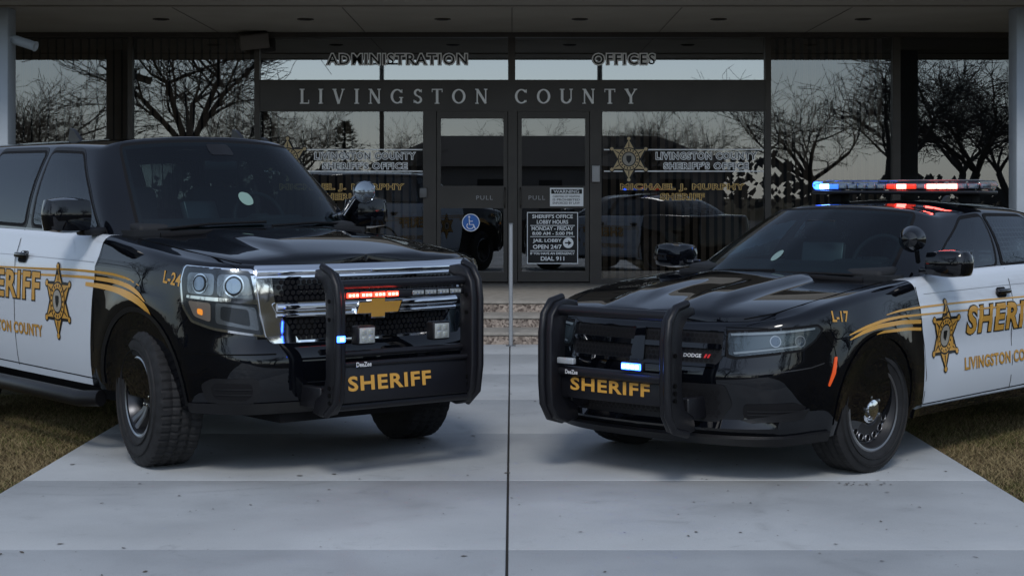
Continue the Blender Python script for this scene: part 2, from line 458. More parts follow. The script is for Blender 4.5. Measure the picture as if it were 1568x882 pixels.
# ------------------------------------------------------------ wheels
def wheel(parent,x,y,R,w,rim,kind,steer,sg):
    e=bpy.data.objects.new('wheel',None); COL.objects.link(e); e.parent=parent; e.location=(x,y,R); e.rotation_euler=(0,0,steer+(math.pi if sg<0 else 0))
    prof=[(-w*.42,rim-.01),(-w*.5,rim+.02),(-w*.54,(rim+R)/2),(-w*.5,R-.035),(-w*.46,R-.012)]
    ncol=13; tr=[]
    for k in range(ncol):
        yy=-w*.43+w*.86*k/(ncol-1); tr.append((yy,R-.004*abs(2*k/(ncol-1)-1)**2))
    full=prof+tr+[(-a,b) for a,b in prof[::-1]]
    n=len(full); seg=200 if kind=='suv' else 240; V=[];F=[]
    aggressive=(kind=='suv')
    for j in range(seg):
        for i,(yy,rr) in enumerate(full):
            k=i-len(prof); t=2*math.pi*j/seg
            if 0<=k<ncol:
                if k in (3,9,6): rr-=.009
                ph=(j+ (2 if k>6 else 0)+(1 if k in(4,5) else 0))%4
                if ph==0: rr-=.008 if aggressive else .003
            elif aggressive and i in (3,4,n-4,n-5) and (j//3)%2==0: rr-=.005
            V.append((rr*math.cos(t),yy,rr*math.sin(t)))
    for j in range(seg):
        j2=(j+1)%seg
        for i in range(n-1): F.append((j*n+i,j*n+i+1,j2*n+i+1,j2*n+i))
    mk('tire',V,F,RUBBER,e,True,30)
    for rr in (rim+.045,(rim+R)/2+.02):
        lathe('sidewall_ring',[(rr,w*.50),(rr+.004,w*.54+.004),(rr+.008,w*.5)],RUBBER,e,64)
    LIP=pmat('lip_metal',(.22,.22,.23),.3,.8)
    if kind=='suv':
        lathe('rim',[(rim+.012,w*.43),(rim+.008,w*.47),(rim-.012,w*.44),(rim-.03,w*.3),(rim-.045,-w*.1),(.02,-w*.12)],GUN,e,64)
        lathe('rim_lip',[(rim+.010,w*.475),(rim+.002,w*.487),(rim-.008,w*.47)],SATIN,e,64)
        lathe('brake_disc',[(.15,0.0),(.15,.01),(.05,.012)],SATIN,e,40)
        for k in range(5):
            a=2*math.pi*k/5+.3
            for da in (-.17,.17):
                a1=a+da*.9; a0=a+da*.75
                r0,r1=.05,rim-.012
                P=[]; ww0,ww1=.018,.024
                for r,ww,yo in ((r0,ww0,.062),(r0+(r1-r0)*.5,.02,.075),(r1,ww1,w*.42)):
                    aa=a0+(a1-a0)*(r-r0)/(r1-r0); c,s_=math.cos(aa),math.sin(aa)
                    for tt,yy in ((-ww,yo-.045),(-ww,yo-.006),(-ww*.6,yo),(ww*.6,yo),(ww,yo-.006),(ww,yo-.045)):
                        P.append((c*r-s_*tt,yy,s_*r+c*tt))
                Fs=[]
                for q in range(2):
                    for m in range(6): Fs.append((q*6+m,q*6+(m+1)%6,(q+1)*6+(m+1)%6,(q+1)*6+m))
                mk('spoke',P,Fs,pmat('spoke_metal',(.12,.122,.13),.3,.8),e,True,30)
        lathe('hub',[(.075,.02),(.075,.06),(.06,.075),(.035,.08),(0.0005,.083)],GUN,e,32)
        for k in range(6):
            a=2*math.pi*k/6; lathe('lug',[(.010,0),(.010,.018),(.0005,.02)],CHROME,e,8,loc=(.055*math.cos(a),.066,.055*math.sin(a)))
    else:
        lathe('rim',[(rim+.012,w*.43),(rim+.006,w*.47),(rim-.014,w*.45),(rim-.022,w*.32),(rim-.035,w*.22),(rim-.06,w*.26),(.13,w*.34),(.10,w*.36),(.085,w*.30),(.02,w*.30)],STEEL,e,64)
        lathe('rim_lip',[(rim+.010,w*.475),(rim+.002,w*.49),(rim-.008,w*.475)],LIP,e,64)
        lathe('rim_step',[(rim-.032,w*.235),(rim-.036,w*.25),(rim-.040,w*.235)],LIP,e,64)
        for k in range(16):
            a=2*math.pi*k/16; r=rim-.066
            lathe('vent_hole',[(.019,0),(.0005,.0)],SEAM,e,14,loc=(r*math.cos(a),w*.275+.005,r*math.sin(a)))
            lathe('vent_rim',[(.018,0),(.021,.006),(.026,0)],LIP,e,14,loc=(r*math.cos(a),w*.272+.003,r*math.sin(a)))
        lathe('hub_cap',[(.084,w*.30),(.084,w*.37),(.072,w*.41),(.054,w*.42),(.049,w*.475),(.03,w*.50),(.0005,w*.505)],CHROME,e,40)
        for k in range(5):
            a=2*math.pi*k/5; lathe('lug',[(.011,0),(.011,.02),(.0005,.022)],SATIN,e,8,loc=(.067*math.cos(a),w*.39,.067*math.sin(a)))
    return e
def archlip(sh,par,cx,cz,R,sg,mat,w=.035,off=.006,a0=-.15,a1=math.pi+.15,thick=.02):
    cl=[(cx+(R+w/2-.004)*math.cos(a0+(a1-a0)*k/40),cz+(R+w/2-.004)*math.sin(a0+(a1-a0)*k/40)) for k in range(41)]
    cl=[c for c in cl if c[1]>sh.zb(c[0])+.01]
    conform('wheel_arch_lip',polybm(band(cl,w)),sh.sidemap(sg),mat,par,off,None,thick=0)
def smooth01(t): t=max(0,min(1,t)); return t*t*(3-2*t)
def hexes(a0,a1,b0,b1,d,inside=None):
    out=[];r=d*.5;row=0;b=b0+r
    while b<b1-r*.6:
        a=a0+r+(d*.5 if row%2 else 0)
        while a<a1-r*.8:
            if inside is None or inside(a,b): out.append([(a+r*.86*math.cos(math.pi/6+k*math.pi/3),b+r*.86*math.sin(math.pi/6+k*math.pi/3)) for k in range(6)])
            a+=d
        b+=d*.87; row+=1
    return out
def interior(E,x0,zb,dz,hw,xr):
    b2('cabin_tray',xr,x0+.06,-hw,hw,zb-.12,zb+.006,INTR,E)
    box('dashboard',(x0-.17,0,zb+.02),(.42,2*hw-.1,.07),INTR,E,bev=.03,rot=(0,math.radians(4),0))
    box('instrument_hood',(x0-.33,.38,zb+.055),(.18,.36,.06),INTR,E,bev=.025)
    c=Vector((x0-.52,.38,zb+.05)); R=.19; pts=[c+Vector((.35*R*math.sin(t)*-1,R*math.cos(t),R*.93*math.sin(t))) for t in [2*math.pi*k/28 for k in range(29)]]
    tube('steering_wheel',pts,.015,INTR,E,8,caps=False); box('steering_hub',c,(.05,.14,.09),INTR,E,bev=.02); box('steering_spoke',c,(.02,.36,.03),INTR,E,bev=.005)
    for y in (.38,-.38):
        box('seat_back',(x0-1.02,y,zb+.02*dz),(.15,.50,.44*dz),SEATM,E,rot=(0,math.radians(-12),0),bev=.06,seg=3)
        tube('headrest_post',[(x0-1.05,y,zb+.1*dz),(x0-1.09,y,zb+.30*dz)],.035,INTR,E,6)
        box('headrest',(x0-1.09,y,zb+.33*dz),(.10,.27,.16),SEATM,E,rot=(0,math.radians(-8),0),bev=.04,seg=3)
    box('computer_mount',(x0-.55,-.05,zb+.08),(.05,.28,.20),pmat('laptop',(.03,.03,.032),.3),E,rot=(0,math.radians(-20),.25),bev=.01)
    px=x0-1.32
    tube('partition_frame',[(px,-hw+.1,zb),(px-.03,-hw+.17,zb+.42*dz),(px-.03,hw-.17,zb+.42*dz),(px,hw-.1,zb)],.018,INTR,E,6)
    for k in range(17):
        y=-hw+.2+(2*hw-.4)*k/16; tube('partition_wire',[(px,y,zb),(px-.03,y,zb+.42*dz)],.004,INTR,E,4)
SEAL=pmat('badge_seal',(.30,.28,.24),.5)
# ============================================================ SUV
def build_suv():
    E=empty('police_suv',(-1.372,10.47,0),math.radians(-51))
    paint=paint_body('suv_paint',-.56,-.70,-3.0,.41,1.36)
    def flare(x,z):
        f=0
        for cx in (0,-2.95):
            d=math.hypot(x-cx,z-.44); f+=.024*math.exp(-((d-.52)/.09)**2)
        f+=.014*math.exp(-((z-1.14)/.05)**2)*smooth01((.4-x)/.3)
        return f
    def dome(x,y):
        a=smooth01((.9-x)/.5)*smooth01((x+.5)/.3)
        return a*(.030*smooth01((.50-abs(y))/.10)+.014*math.exp(-((abs(y)-.8)/.08)**2))
    sh=Shell([(.97,0),(.955,.3),(.92,.55),(.87,.74),(.78,.87),(.65,.945),(.5,.985),(.25,1.01),(0,1.02),(-.6,1.015),(-1.6,1.015),(-2.95,1.015),(-3.7,.98),(-4.0,.92),(-4.14,.75),(-4.2,.4),(-4.21,0)],
        side=[(.3,.07),(.42,.045),(.55,.02),(.75,.004),(.95,.0),(1.1,.012),(1.2,.03),(1.36,.065)],
        front=[(.3,.16),(.38,.09),(.42,.03),(.5,.01),(.66,.0),(.72,.015),(.745,.05),(.8,.055),(1.0,.05),(1.12,.055),(1.2,.08),(1.3,.1)],
        rear=[(.3,.05),(.7,0),(1.3,.04)],
        zt=[(.97,1.185),(.8,1.195),(.5,1.215),(.25,1.24),(0,1.27),(-.3,1.30),(-.6,1.33),(-1.2,1.345),(-2,1.36),(-3.5,1.37),(-4.21,1.37)],
        zb=[(.97,.36),(.6,.36),(.3,.38),(-.4,.40),(-4.21,.42)],
        hc=[(.97,1.185),(.9,1.215),(.7,1.26),(.4,1.30),(0,1.33),(-.35,1.345),(-.6,1.33),(-1,1.33),(-4.21,1.36)],r=.055,dome=dome,flare=flare)
    sh.mesh('body',[paint,MATTE],E,[(0,.43,.475,.55),(-2.95,.43,.475,.55)])
    h=House([(-.30,0,1.345),(-.36,.45,1.34),(-.50,.76,1.32),(-.64,.905,1.31),(-1.75,.935,1.335),(-2.7,.935,1.35),(-3.7,.91,1.36),(-4.0,.80,1.36),(-4.08,.4,1.36),(-4.1,0,1.36)],
            [(-.98,0,1.95),(-1.0,.35,1.94),(-1.09,.62,1.91),(-1.22,.70,1.88),(-1.8,.735,1.90),(-2.7,.735,1.905),(-3.6,.71,1.895),(-3.82,.60,1.885),(-3.9,.3,1.90),(-3.92,0,1.91)],bulge=.035,crown=.06)
    W0=rnd([(-1.93,.03),(1.93,.03),(1.9,.94),(-1.9,.94)],.08)
    wins=(('front_window',rnd([(3.14,.08),(3.93,.08),(3.93,.91),(3.34,.91),(3.20,.5)],.05)),('rear_window',rnd([(4.07,.08),(4.9,.08),(4.9,.91),(4.07,.91)],.05)),('cargo_window',rnd([(5.07,.1),(5.95,.1),(5.9,.91),(5.07,.91)],.05)))
    h.mesh('cabin',BLACKP,E,holes=[W0]+[w[1] for w in wins])
    P=lambda n,polys,m,**k: conform(n,polybm(polys),k.pop('mapf',sh.uz),m,E,**k)
    P('windshield',[W0],CGLASS,mapf=h.map,off=.004,step=.12)
    P('windshield_frit',ring(W0,.09,.035),MATTE,mapf=h.map,off=.002,step=None)
    for sg in (1,-1):
        for nm,pl in wins:
            pl=[(sg*a,b) for a,b in pl]
            P(nm,[pl],SGLASS,mapf=h.map,off=.005,step=.12)
            P(nm+'_trim',ring(pl,.045,.075),PLAST,mapf=h.map,off=.002,step=None)
            P(nm+'_seal',ring(pl,.022,.035),MATTE,mapf=h.map,off=.0035,step=None)
        P('sill_trim',[rect(3.05,6.0,.012,.032) if sg>0 else rect(-6.0,-3.05,.012,.032)],SATIN,mapf=h.map,off=.006,step=.12)
    interior(E,-.48,1.352,1.15,.84,-3.95)
    P('inspection_sticker',[circ(-.05,.33,.10,20,.07)],pmat('sticker',(.18,.28,.24),.5),mapf=h.map,off=.006,step=None)
    P('mirror_pod',[rnd(rect(-.22,.22,.80,.92),.05)],PLAST,mapf=h.map,off=.0055,step=.1)
    box('rearview_mirror',(-.86,0,1.76),(.03,.24,.07),PLAST,E,bev=.012)
    for sg in (1,-1):
        f=lambda pl: [(sg*a,b) for a,b in pl]
        uo=sh.uofx(.47)
        hl=[(.79,1.155),(1.0,1.165),(uo,1.175),(uo+.015,1.10),(uo-.02,.96),(uo-.09,.885),(1.0,.845),(.70,.80),(.735,.93)]
        P('headlamp_surround',[f(rnd([(.765,1.165),(1.0,1.175),(uo+.01,1.185),(uo+.03,1.09),(uo-.005,.95),(uo-.08,.87),(1.0,.83),(.675,.785),(.71,.93)],.02))],CHROME,off=.001,step=.05)
        P('headlamp_housing',[f(rnd(hl,.02))],LENSD,off=.003,step=.05)
        P('headlamp_reflector',[f(rnd([(.80,1.13),(.985,1.14),(.985,1.02),(.765,.985)],.03)),f(rnd([(1.005,1.14),(uo-.04,1.145),(uo-.05,1.03),(1.005,1.02)],.03))],LENSC,off=.006,step=.05)
        P('headlamp_lower',[f(rnd([(.755,.955),(.99,.985),(.99,.87),(.73,.825)],.02))],LENSC,off=.006,step=.05)
        P('headlamp_lower_dark',[f(rnd([(.80,.945),(.96,.965),(.96,.89),(.785,.85)],.02))],LENSD,off=.008,step=.05)
        P('chrome_divider',[f(rnd([(.745,1.0),(1.0,1.012),(uo-.05,1.02),(uo-.05,1.005),(1.0,.992),(.742,.972)],.006))],CHROME,off=.010,step=.05)
        P('signal_lens',[f(rnd([(1.02,.98),(uo-.06,.99),(uo-.11,.905),(1.02,.875)],.02))],pmat('signal_clear',(.34,.27,.22),.2,.5),off=.007,step=.05)
        P('signal_bulb',[f(rnd([(1.07,.945),(1.11,.95),(1.11,.92),(1.07,.91)],.012))],AMB,off=.010,step=.05)
        for (ua,za,rr) in ((.885,1.075,.050),(1.10,1.085,.045)):
            P('projector_ring',[circ(sg*ua,za,rr*1.22)],CHROME,off=.010,step=.04)
            P('projector_bezel',[circ(sg*ua,za,rr*1.05)],MATTE,off=.0125,step=.04)
            P('projector_lens',[circ(sg*ua,za,rr*.85)],pmat('projector',(.26,.31,.38),.05,.7),off=.015,step=.04)
        P('headlamp_cover',[f(rnd(hl,.02))],COVER,off=.022,step=.05)
        P('grille_chrome_bracket',[f(rnd([(.76,1.155),(.66,1.135),(.645,1.0),(.62,.93),(.50,.775),(.49,.745),(.655,.75),(.69,.79),(.725,.93)],.02))],CHROME,off=.012,step=.05,thick=.02)
        P('fog_bezel',[f(rnd([(.74,.565),(1.02,.565),(1.10,.53),(1.07,.43),(.78,.42),(.73,.47)],.03))],PLAST,off=.006,step=.05,thick=.01)
        P('fog_recess',[f(rnd([(.78,.54),(1.0,.54),(1.03,.51),(1.01,.455),(.81,.445),(.77,.48)],.02))],MATTE,off=.008,step=.05)
        for zz in (.475,.505): P('fog_slat',[f(rect(.78,1.0,zz,zz+.008))],PLAST,off=.012,step=.05)
        P('bumper_crease',[f(rect(.64,sh.uofx(.5),.695,.702))],SEAM,off=.0015,step=.05)
        P('fender_bumper_seam',[f(band([(sh.uofx(.5),.85),(sh.uofx(.5),.75),(sh.uofx(.47),.6)],.005)[0]),f(band([(sh.uofx(.5),.75),(sh.uofx(.47),.62)],.005)[0])],SEAM,off=.001,step=.05)
        archlip(sh,E,0,.43,.475,sg,PLAST,w=.03); archlip(sh,E,-2.95,.43,.475,sg,PLAST,w=.03)
        sm=sh.sidemap(sg)
        for cl in ([(-.56,1.31),(-.58,1.1),(-.62,.8),(-.62,.45)],[(-1.80,1.34),(-1.80,.9),(-1.80,.45)],[(-2.80,1.34),(-2.80,1.0)],[(-.62,.455),(-2.5,.465)]):
            conform('door_seam',polybm(band(cl,.007)),sm,SEAM,E,.0015,.08)
        conform('door_crease',polybm(band([(-.62,1.165),(-1.7,1.175),(-3.9,1.18)],.004)),sm,pmat('crease',(.25,.26,.28),.4),E,.001,.1)
        for hx in (-1.68,-2.62):
            p=sh.uz(sg*sh.uofx(hx),1.17,.02); box('door_handle',p,(.19,.03,.036),BLACKP,E,bev=.012)
            conform('handle_cup',polybm([rnd(rect(hx-.07,hx+.07,1.13,1.205),.03)]),sm,MATTE,E,.002,.05)
        P('valance',[f([(.0,.362),(.9,.362),(sh.uofx(.5),.37),(sh.uofx(.5),.42),(.9,.43),(0,.43)])],PLAST,off=.008,step=.06)
        tube('running_board',[(-.55,sg*.99,.345),(-.7,sg*1.05,.335),(-2.3,sg*1.05,.335),(-2.45,sg*.98,.345)],.05,PLAST,E,10)
        my=1.13 if sg<0 else 1.07
        box('mirror_arm',(-.74,sg*.96,1.35),(.12,.16,.05),PLAST,E,bev=.015)
        bm=bmesh.new(); bmesh.ops.create_cube(bm,size=1); bmesh.ops.subdivide_edges(bm,edges=bm.edges[:],cuts=4,use_grid_fill=True)
        for v in bm.verts:
            n=v.co.normalized()*.62; v.co=v.co.lerp(n,.45); v.co.x*=.17*(1-.25*(v.co.y*sg)); v.co.y*=.27; v.co.z*=.20
        o=mkbm('mirror_housing',bm,BLACKP,E,True,60); o.location=(-.74,sg*my,1.45)
        box('mirror_glass',(-.835,sg*my,1.45),(.006,.21,.15),CHROME,E,bev=.002)
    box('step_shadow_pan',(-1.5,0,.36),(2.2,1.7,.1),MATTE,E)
    box('front_underbody',(.35,0,.36),(.9,1.1,.12),MATTE,E)
    tube('front_axle',[(0,-.75,.33),(0,.75,.33)],.04,MATTE,E)
    P('grille_base',[rnd([(-.66,.75),(.66,.75),(.72,1.15),(-.72,1.15)],.02)],BLACKP,off=.002,step=.06)
    cells=hexes(-.58,.58,.765,.895,.034,lambda a,b: abs(a)<.50+(b-.76)*.5)
    cells+=hexes(-.63,.63,.985,1.115,.034)
    P('grille_mesh',cells,MATTE,off=.0045,step=None)
    P('grille_top_bar',[rnd(rect(-.765,.765,1.115,1.172),.012)],CHROME,off=.016,step=.06,thick=.02)
    us=[-.75+1.5*k/40 for k in range(41)]
    tube('grille_top_bar_roll',[sh.uz(u,1.142,.012) for u in us],.022,CHROME,E,12)
    P('grille_mid_bar',[rnd([(-.66,.97),(-.62,.90),(.62,.90),(.66,.97),(.64,.98),(-.64,.98)],.01)],CHROME,off=.018,step=.06,thick=.02)
    us=[-.63+1.26*k/40 for k in range(41)]
    tube('grille_mid_bar_roll',[sh.uz(u,.952,.012) for u in us],.024,CHROME,E,12); tube('grille_mid_bar_lower',[sh.uz(u,.908,.014) for u in us],.012,CHROME,E,10)
    P('grille_bottom_bar',[rnd(rect(-.50,.50,.742,.765),.008)],CHROME,off=.012,step=.06,thick=.01)
    bt=[(-.14,.905),(-.045,.905),(-.045,.882),(.045,.882),(.045,.905),(.14,.905),(.165,.965),(.045,.965),(.045,.988),(-.045,.988),(-.045,.965),(-.12,.965)]
    P('emblem_edge',[[(a*1.07,.935+(b-.935)*1.15) for a,b in bt]],CHROME,off=.046,step=None,thick=.03)
    P('emblem',[bt],pmat('emblem_gold',(.62,.33,.06),.35,.4),off=.049,step=None,thick=.003)
    P('hood_seam',[rect(-.75,.75,1.176,1.180)],SEAM,off=.001,step=.06)
    tube('cowl',[(-.30,-.72,1.325),(-.22,-.4,1.345),(-.19,0,1.35),(-.22,.4,1.345),(-.30,.72,1.325)],.022,MATTE,E,8)
    for (y0,y1) in ((-.62,.02),(.05,.66)):
        q=lambda y,w: h.P(math.copysign(min(2,abs(y)/.38),y),w)+Vector((.02,0,.015))
        tube('wiper',[q(y0,.03),q((y0+y1)/2,.06),q(y1,.07)],.009,MATTE,E,6)
    for sg in (1,-1):
        pts=[Vector((x,sg*yy,sh.top(x,yy)+.0005)) for x,yy in [(.80,.80),(.6,.835),(.3,.855),(0,.865),(-.3,.865)]]
        tube('hood_cut_line',pts,.0035,SEAM,E,6)
    for sg in (1,-1):
        dr=1 if sg<0 else -1
        def sm(a,b,off,sg=sg,dr=dr): return sh.uz(sg*sh.uofx(dr*a),b,off)
        textpatch('door_lettering','SHERIFF',dr*-1.93,.985,1.08,.185,sm,GOLD,E,.003,bold=.03,outline=.035,omat=VBLK,sp=1.12,shear=0)
        textpatch('county_lettering','LIVINGSTON COUNTY',dr*-1.92,.70,1.12,.075,sm,GOLD,E,.003,bold=.02,outline=.02,omat=GOLDD,sp=1.1)
        textpatch('unit_number','L-24',dr*.36,1.105,.17,.07,sm,GOLD,E,.003,bold=.02,rot=-.10 if sg<0 else .10)
        star('badge',dr*-1.11,.905,.205,sm,E,(VBLK,GOLD,SEAL),off=.003)
        side=sh.sidemap(sg)
        for cl,w in (([(.20,.855),(.16,.905),(.08,.95),(-.05,.985),(-.25,1.01),(-.5,1.025),(-.72,1.03)],[.004,.03,.04,.042,.035,.03,.024]),
                     ([(.12,.965),(.02,1.01),(-.15,1.045),(-.4,1.065),(-.75,1.07),(-1.4,1.06),(-2.9,1.03)],[.004,.022,.026,.024,.018,.014,.012]),
                     ([(.02,1.05),(-.15,1.085),(-.4,1.105),(-.8,1.11),(-1.4,1.10),(-2.9,1.075)],[.004,.014,.016,.014,.012,.01])):
            f1=pc([(-c[0],c[1]) for c in cl]); f2=pc([(-c[0],ww) for c,ww in zip(cl,w)]); X0,X1=cl[0][0],cl[-1][0]; n=40
            cc=[(X0+(X1-X0)*k/n) for k in range(n+1)]
            conform('stripe',polybm(band([(x,f1(-x)) for x in cc],[f2(-x) for x in cc])),side,GOLD,E,.0022,None)
    for sg in (1,-1):
        y=sg*.46
        plate('push_bumper_upright',[(1.03,.375),(1.12,.36),(1.21,.38),(1.27,.46),(1.285,.6),(1.285,.98),(1.27,1.08),(1.22,1.15),(1.14,1.175),(1.06,1.165),(1.05,1.12),(1.12,1.10),(1.155,1.04),(1.165,.95),(1.165,.58),(1.14,.5),(1.06,.45)],y-.030,y+.030,POWDER,E,.012)
        tube('push_bumper_rail',[(1.17,y+sg*.025,.375),(1.265,y+sg*.025,.45),(1.290,y+sg*.025,.6),(1.290,y+sg*.025,.98),(1.273,y+sg*.025,1.085),(1.223,y+sg*.025,1.155),(1.13,y+sg*.025,1.185)],.020,POWDER,E,10)
        box('push_bumper_bracket',(1.0,y,.46),(.22,.05,.12),POWDER,E,bev=.01)
        for zz in (.45,.49,.53,.9,1.0):
            lathe('bolt',[(.012,-.004),(.012,.002),(.0005,.003)],SEAM,E,10,loc=(1.235,y+sg*.05 if sg<0 else y-.035,zz),rot=(0,0,math.pi))
        yc=-.235 if sg<0 else .28
        box('cube_light',(1.16,yc,.80),(.07,.12,.105),POWDER,E,bev=.01)
        box('cube_light_lens',(1.197,yc,.80),(.006,.10,.085),pmat('cube_lens',(.34,.36,.35),.22,.2),E,bev=.002)
        for k in range(4): box('cube_light_diode',(1.201,yc-.022+(k%2)*.044,.80-.02+(k//2)*.04),(.003,.030,.030),pmat('cube_diode',(.42,.44,.40),.15,.4),E,bev=.002)
    tube('push_bumper_top_bar',[(1.2,-.47,1.085),(1.21,0,1.085),(1.2,.47,1.085)],.026,POWDER,E,12)
    box('push_bumper_light_channel',(1.19,0,1.025),(.04,.88,.042),POWDER,E,bev=.008)
    tube('push_bumper_mid_bar',[(1.17,-.47,.70),(1.18,.47,.70)],.020,POWDER,E,10)
    box('push_bumper_plate',(1.23,0,.54),(.012,.90,.20),POWDER,E,rot=(0,math.radians(-6),0),bev=.004)
    tube('push_bumper_low_bar',[(1.2,-.46,.42),(1.21,.46,.42)],.026,POWDER,E,10)
    tube('push_bumper_plate_top',[(1.22,-.46,.648),(1.23,.46,.648)],.016,POWDER,E,8)
    pm=lambda a,b,off: Vector((1.238+off-(b-.54)*math.sin(math.radians(-6))*-1,a,b))
    textpatch('plate_lettering','SHERIFF',-.11,.545,.56,.082,pm,GOLD,E,.004,bold=.03,sp=1.12)
    textpatch('maker_label','DeeZee',-.29,.648,.10,.026,lambda a,b,off:Vector((1.246+off,a,b)),WHITE,E,.002,bold=.02)
    for k in range(4):
        y=-.34+k*.088; box('led_red_segment',(1.214,y,1.025),(.012,.078,.028),REDL,E,bev=.004)
        for j in range(3): box('led_dot',(1.222,y-.024+j*.024,1.025),(.006,.013,.014),HOT,E)
    for k in range(4):
        y=.10+k*.088; box('led_clear_segment',(1.214,y,1.025),(.012,.078,.028),pmat('led_clear',(.22,.24,.25),.15,.4),E,bev=.004)
        for j in range(3): box('led_clear_dot',(1.222,y-.024+j*.024,1.025),(.006,.013,.014),pmat('led_clear_dot',(.4,.42,.42),.2,.3),E)
    box('blue_led',(1.318,-.485,.80),(.014,.05,.034),BLUEL,E,bev=.004)
    box('blue_led_core',(1.327,-.485,.80),(.006,.022,.018),BHOT,E,bev=.002)
    tube('spotlight_stem',[(-.72,.86,1.43),(-.64,.90,1.55)],.016,CHROME,E)
    lathe('spotlight',[(.0005,-.09),(.045,-.075),(.07,-.03),(.078,.02),(.08,.035)],CHROME,E,28,axis='x',loc=(-.60,.95,1.59),rot=(0,0,math.radians(-12)))
    lathe('spotlight_lens',[(.075,.03),(.05,.04),(.0005,.044)],pmat('spot_lens',(.2,.23,.26),.06,.8),E,28,axis='x',loc=(-.60,.95,1.59),rot=(0,0,math.radians(-12)))
    def fin(x,y,z,s=1): plate('roof_antenna_fin',[(x+.07*s,z-.02),(x-.02*s,z+.045*s),(x-.06*s,z+.055*s),(x-.08*s,z-.02)],y-.014,y+.014,PLAST,E,.005)
    fin(-1.40,.45,1.96,1.2); fin(-2.4,-.3,1.97,1.4); fin(-1.25,.58,1.925,.8)
    for (x,sg,st) in ((0,1,-8),(0,-1,-8),(-2.95,1,0),(-2.95,-1,0)):
        wheel(E,x,sg*.885,.405,.27,.225,'suv',math.radians(st),sg)
    return E
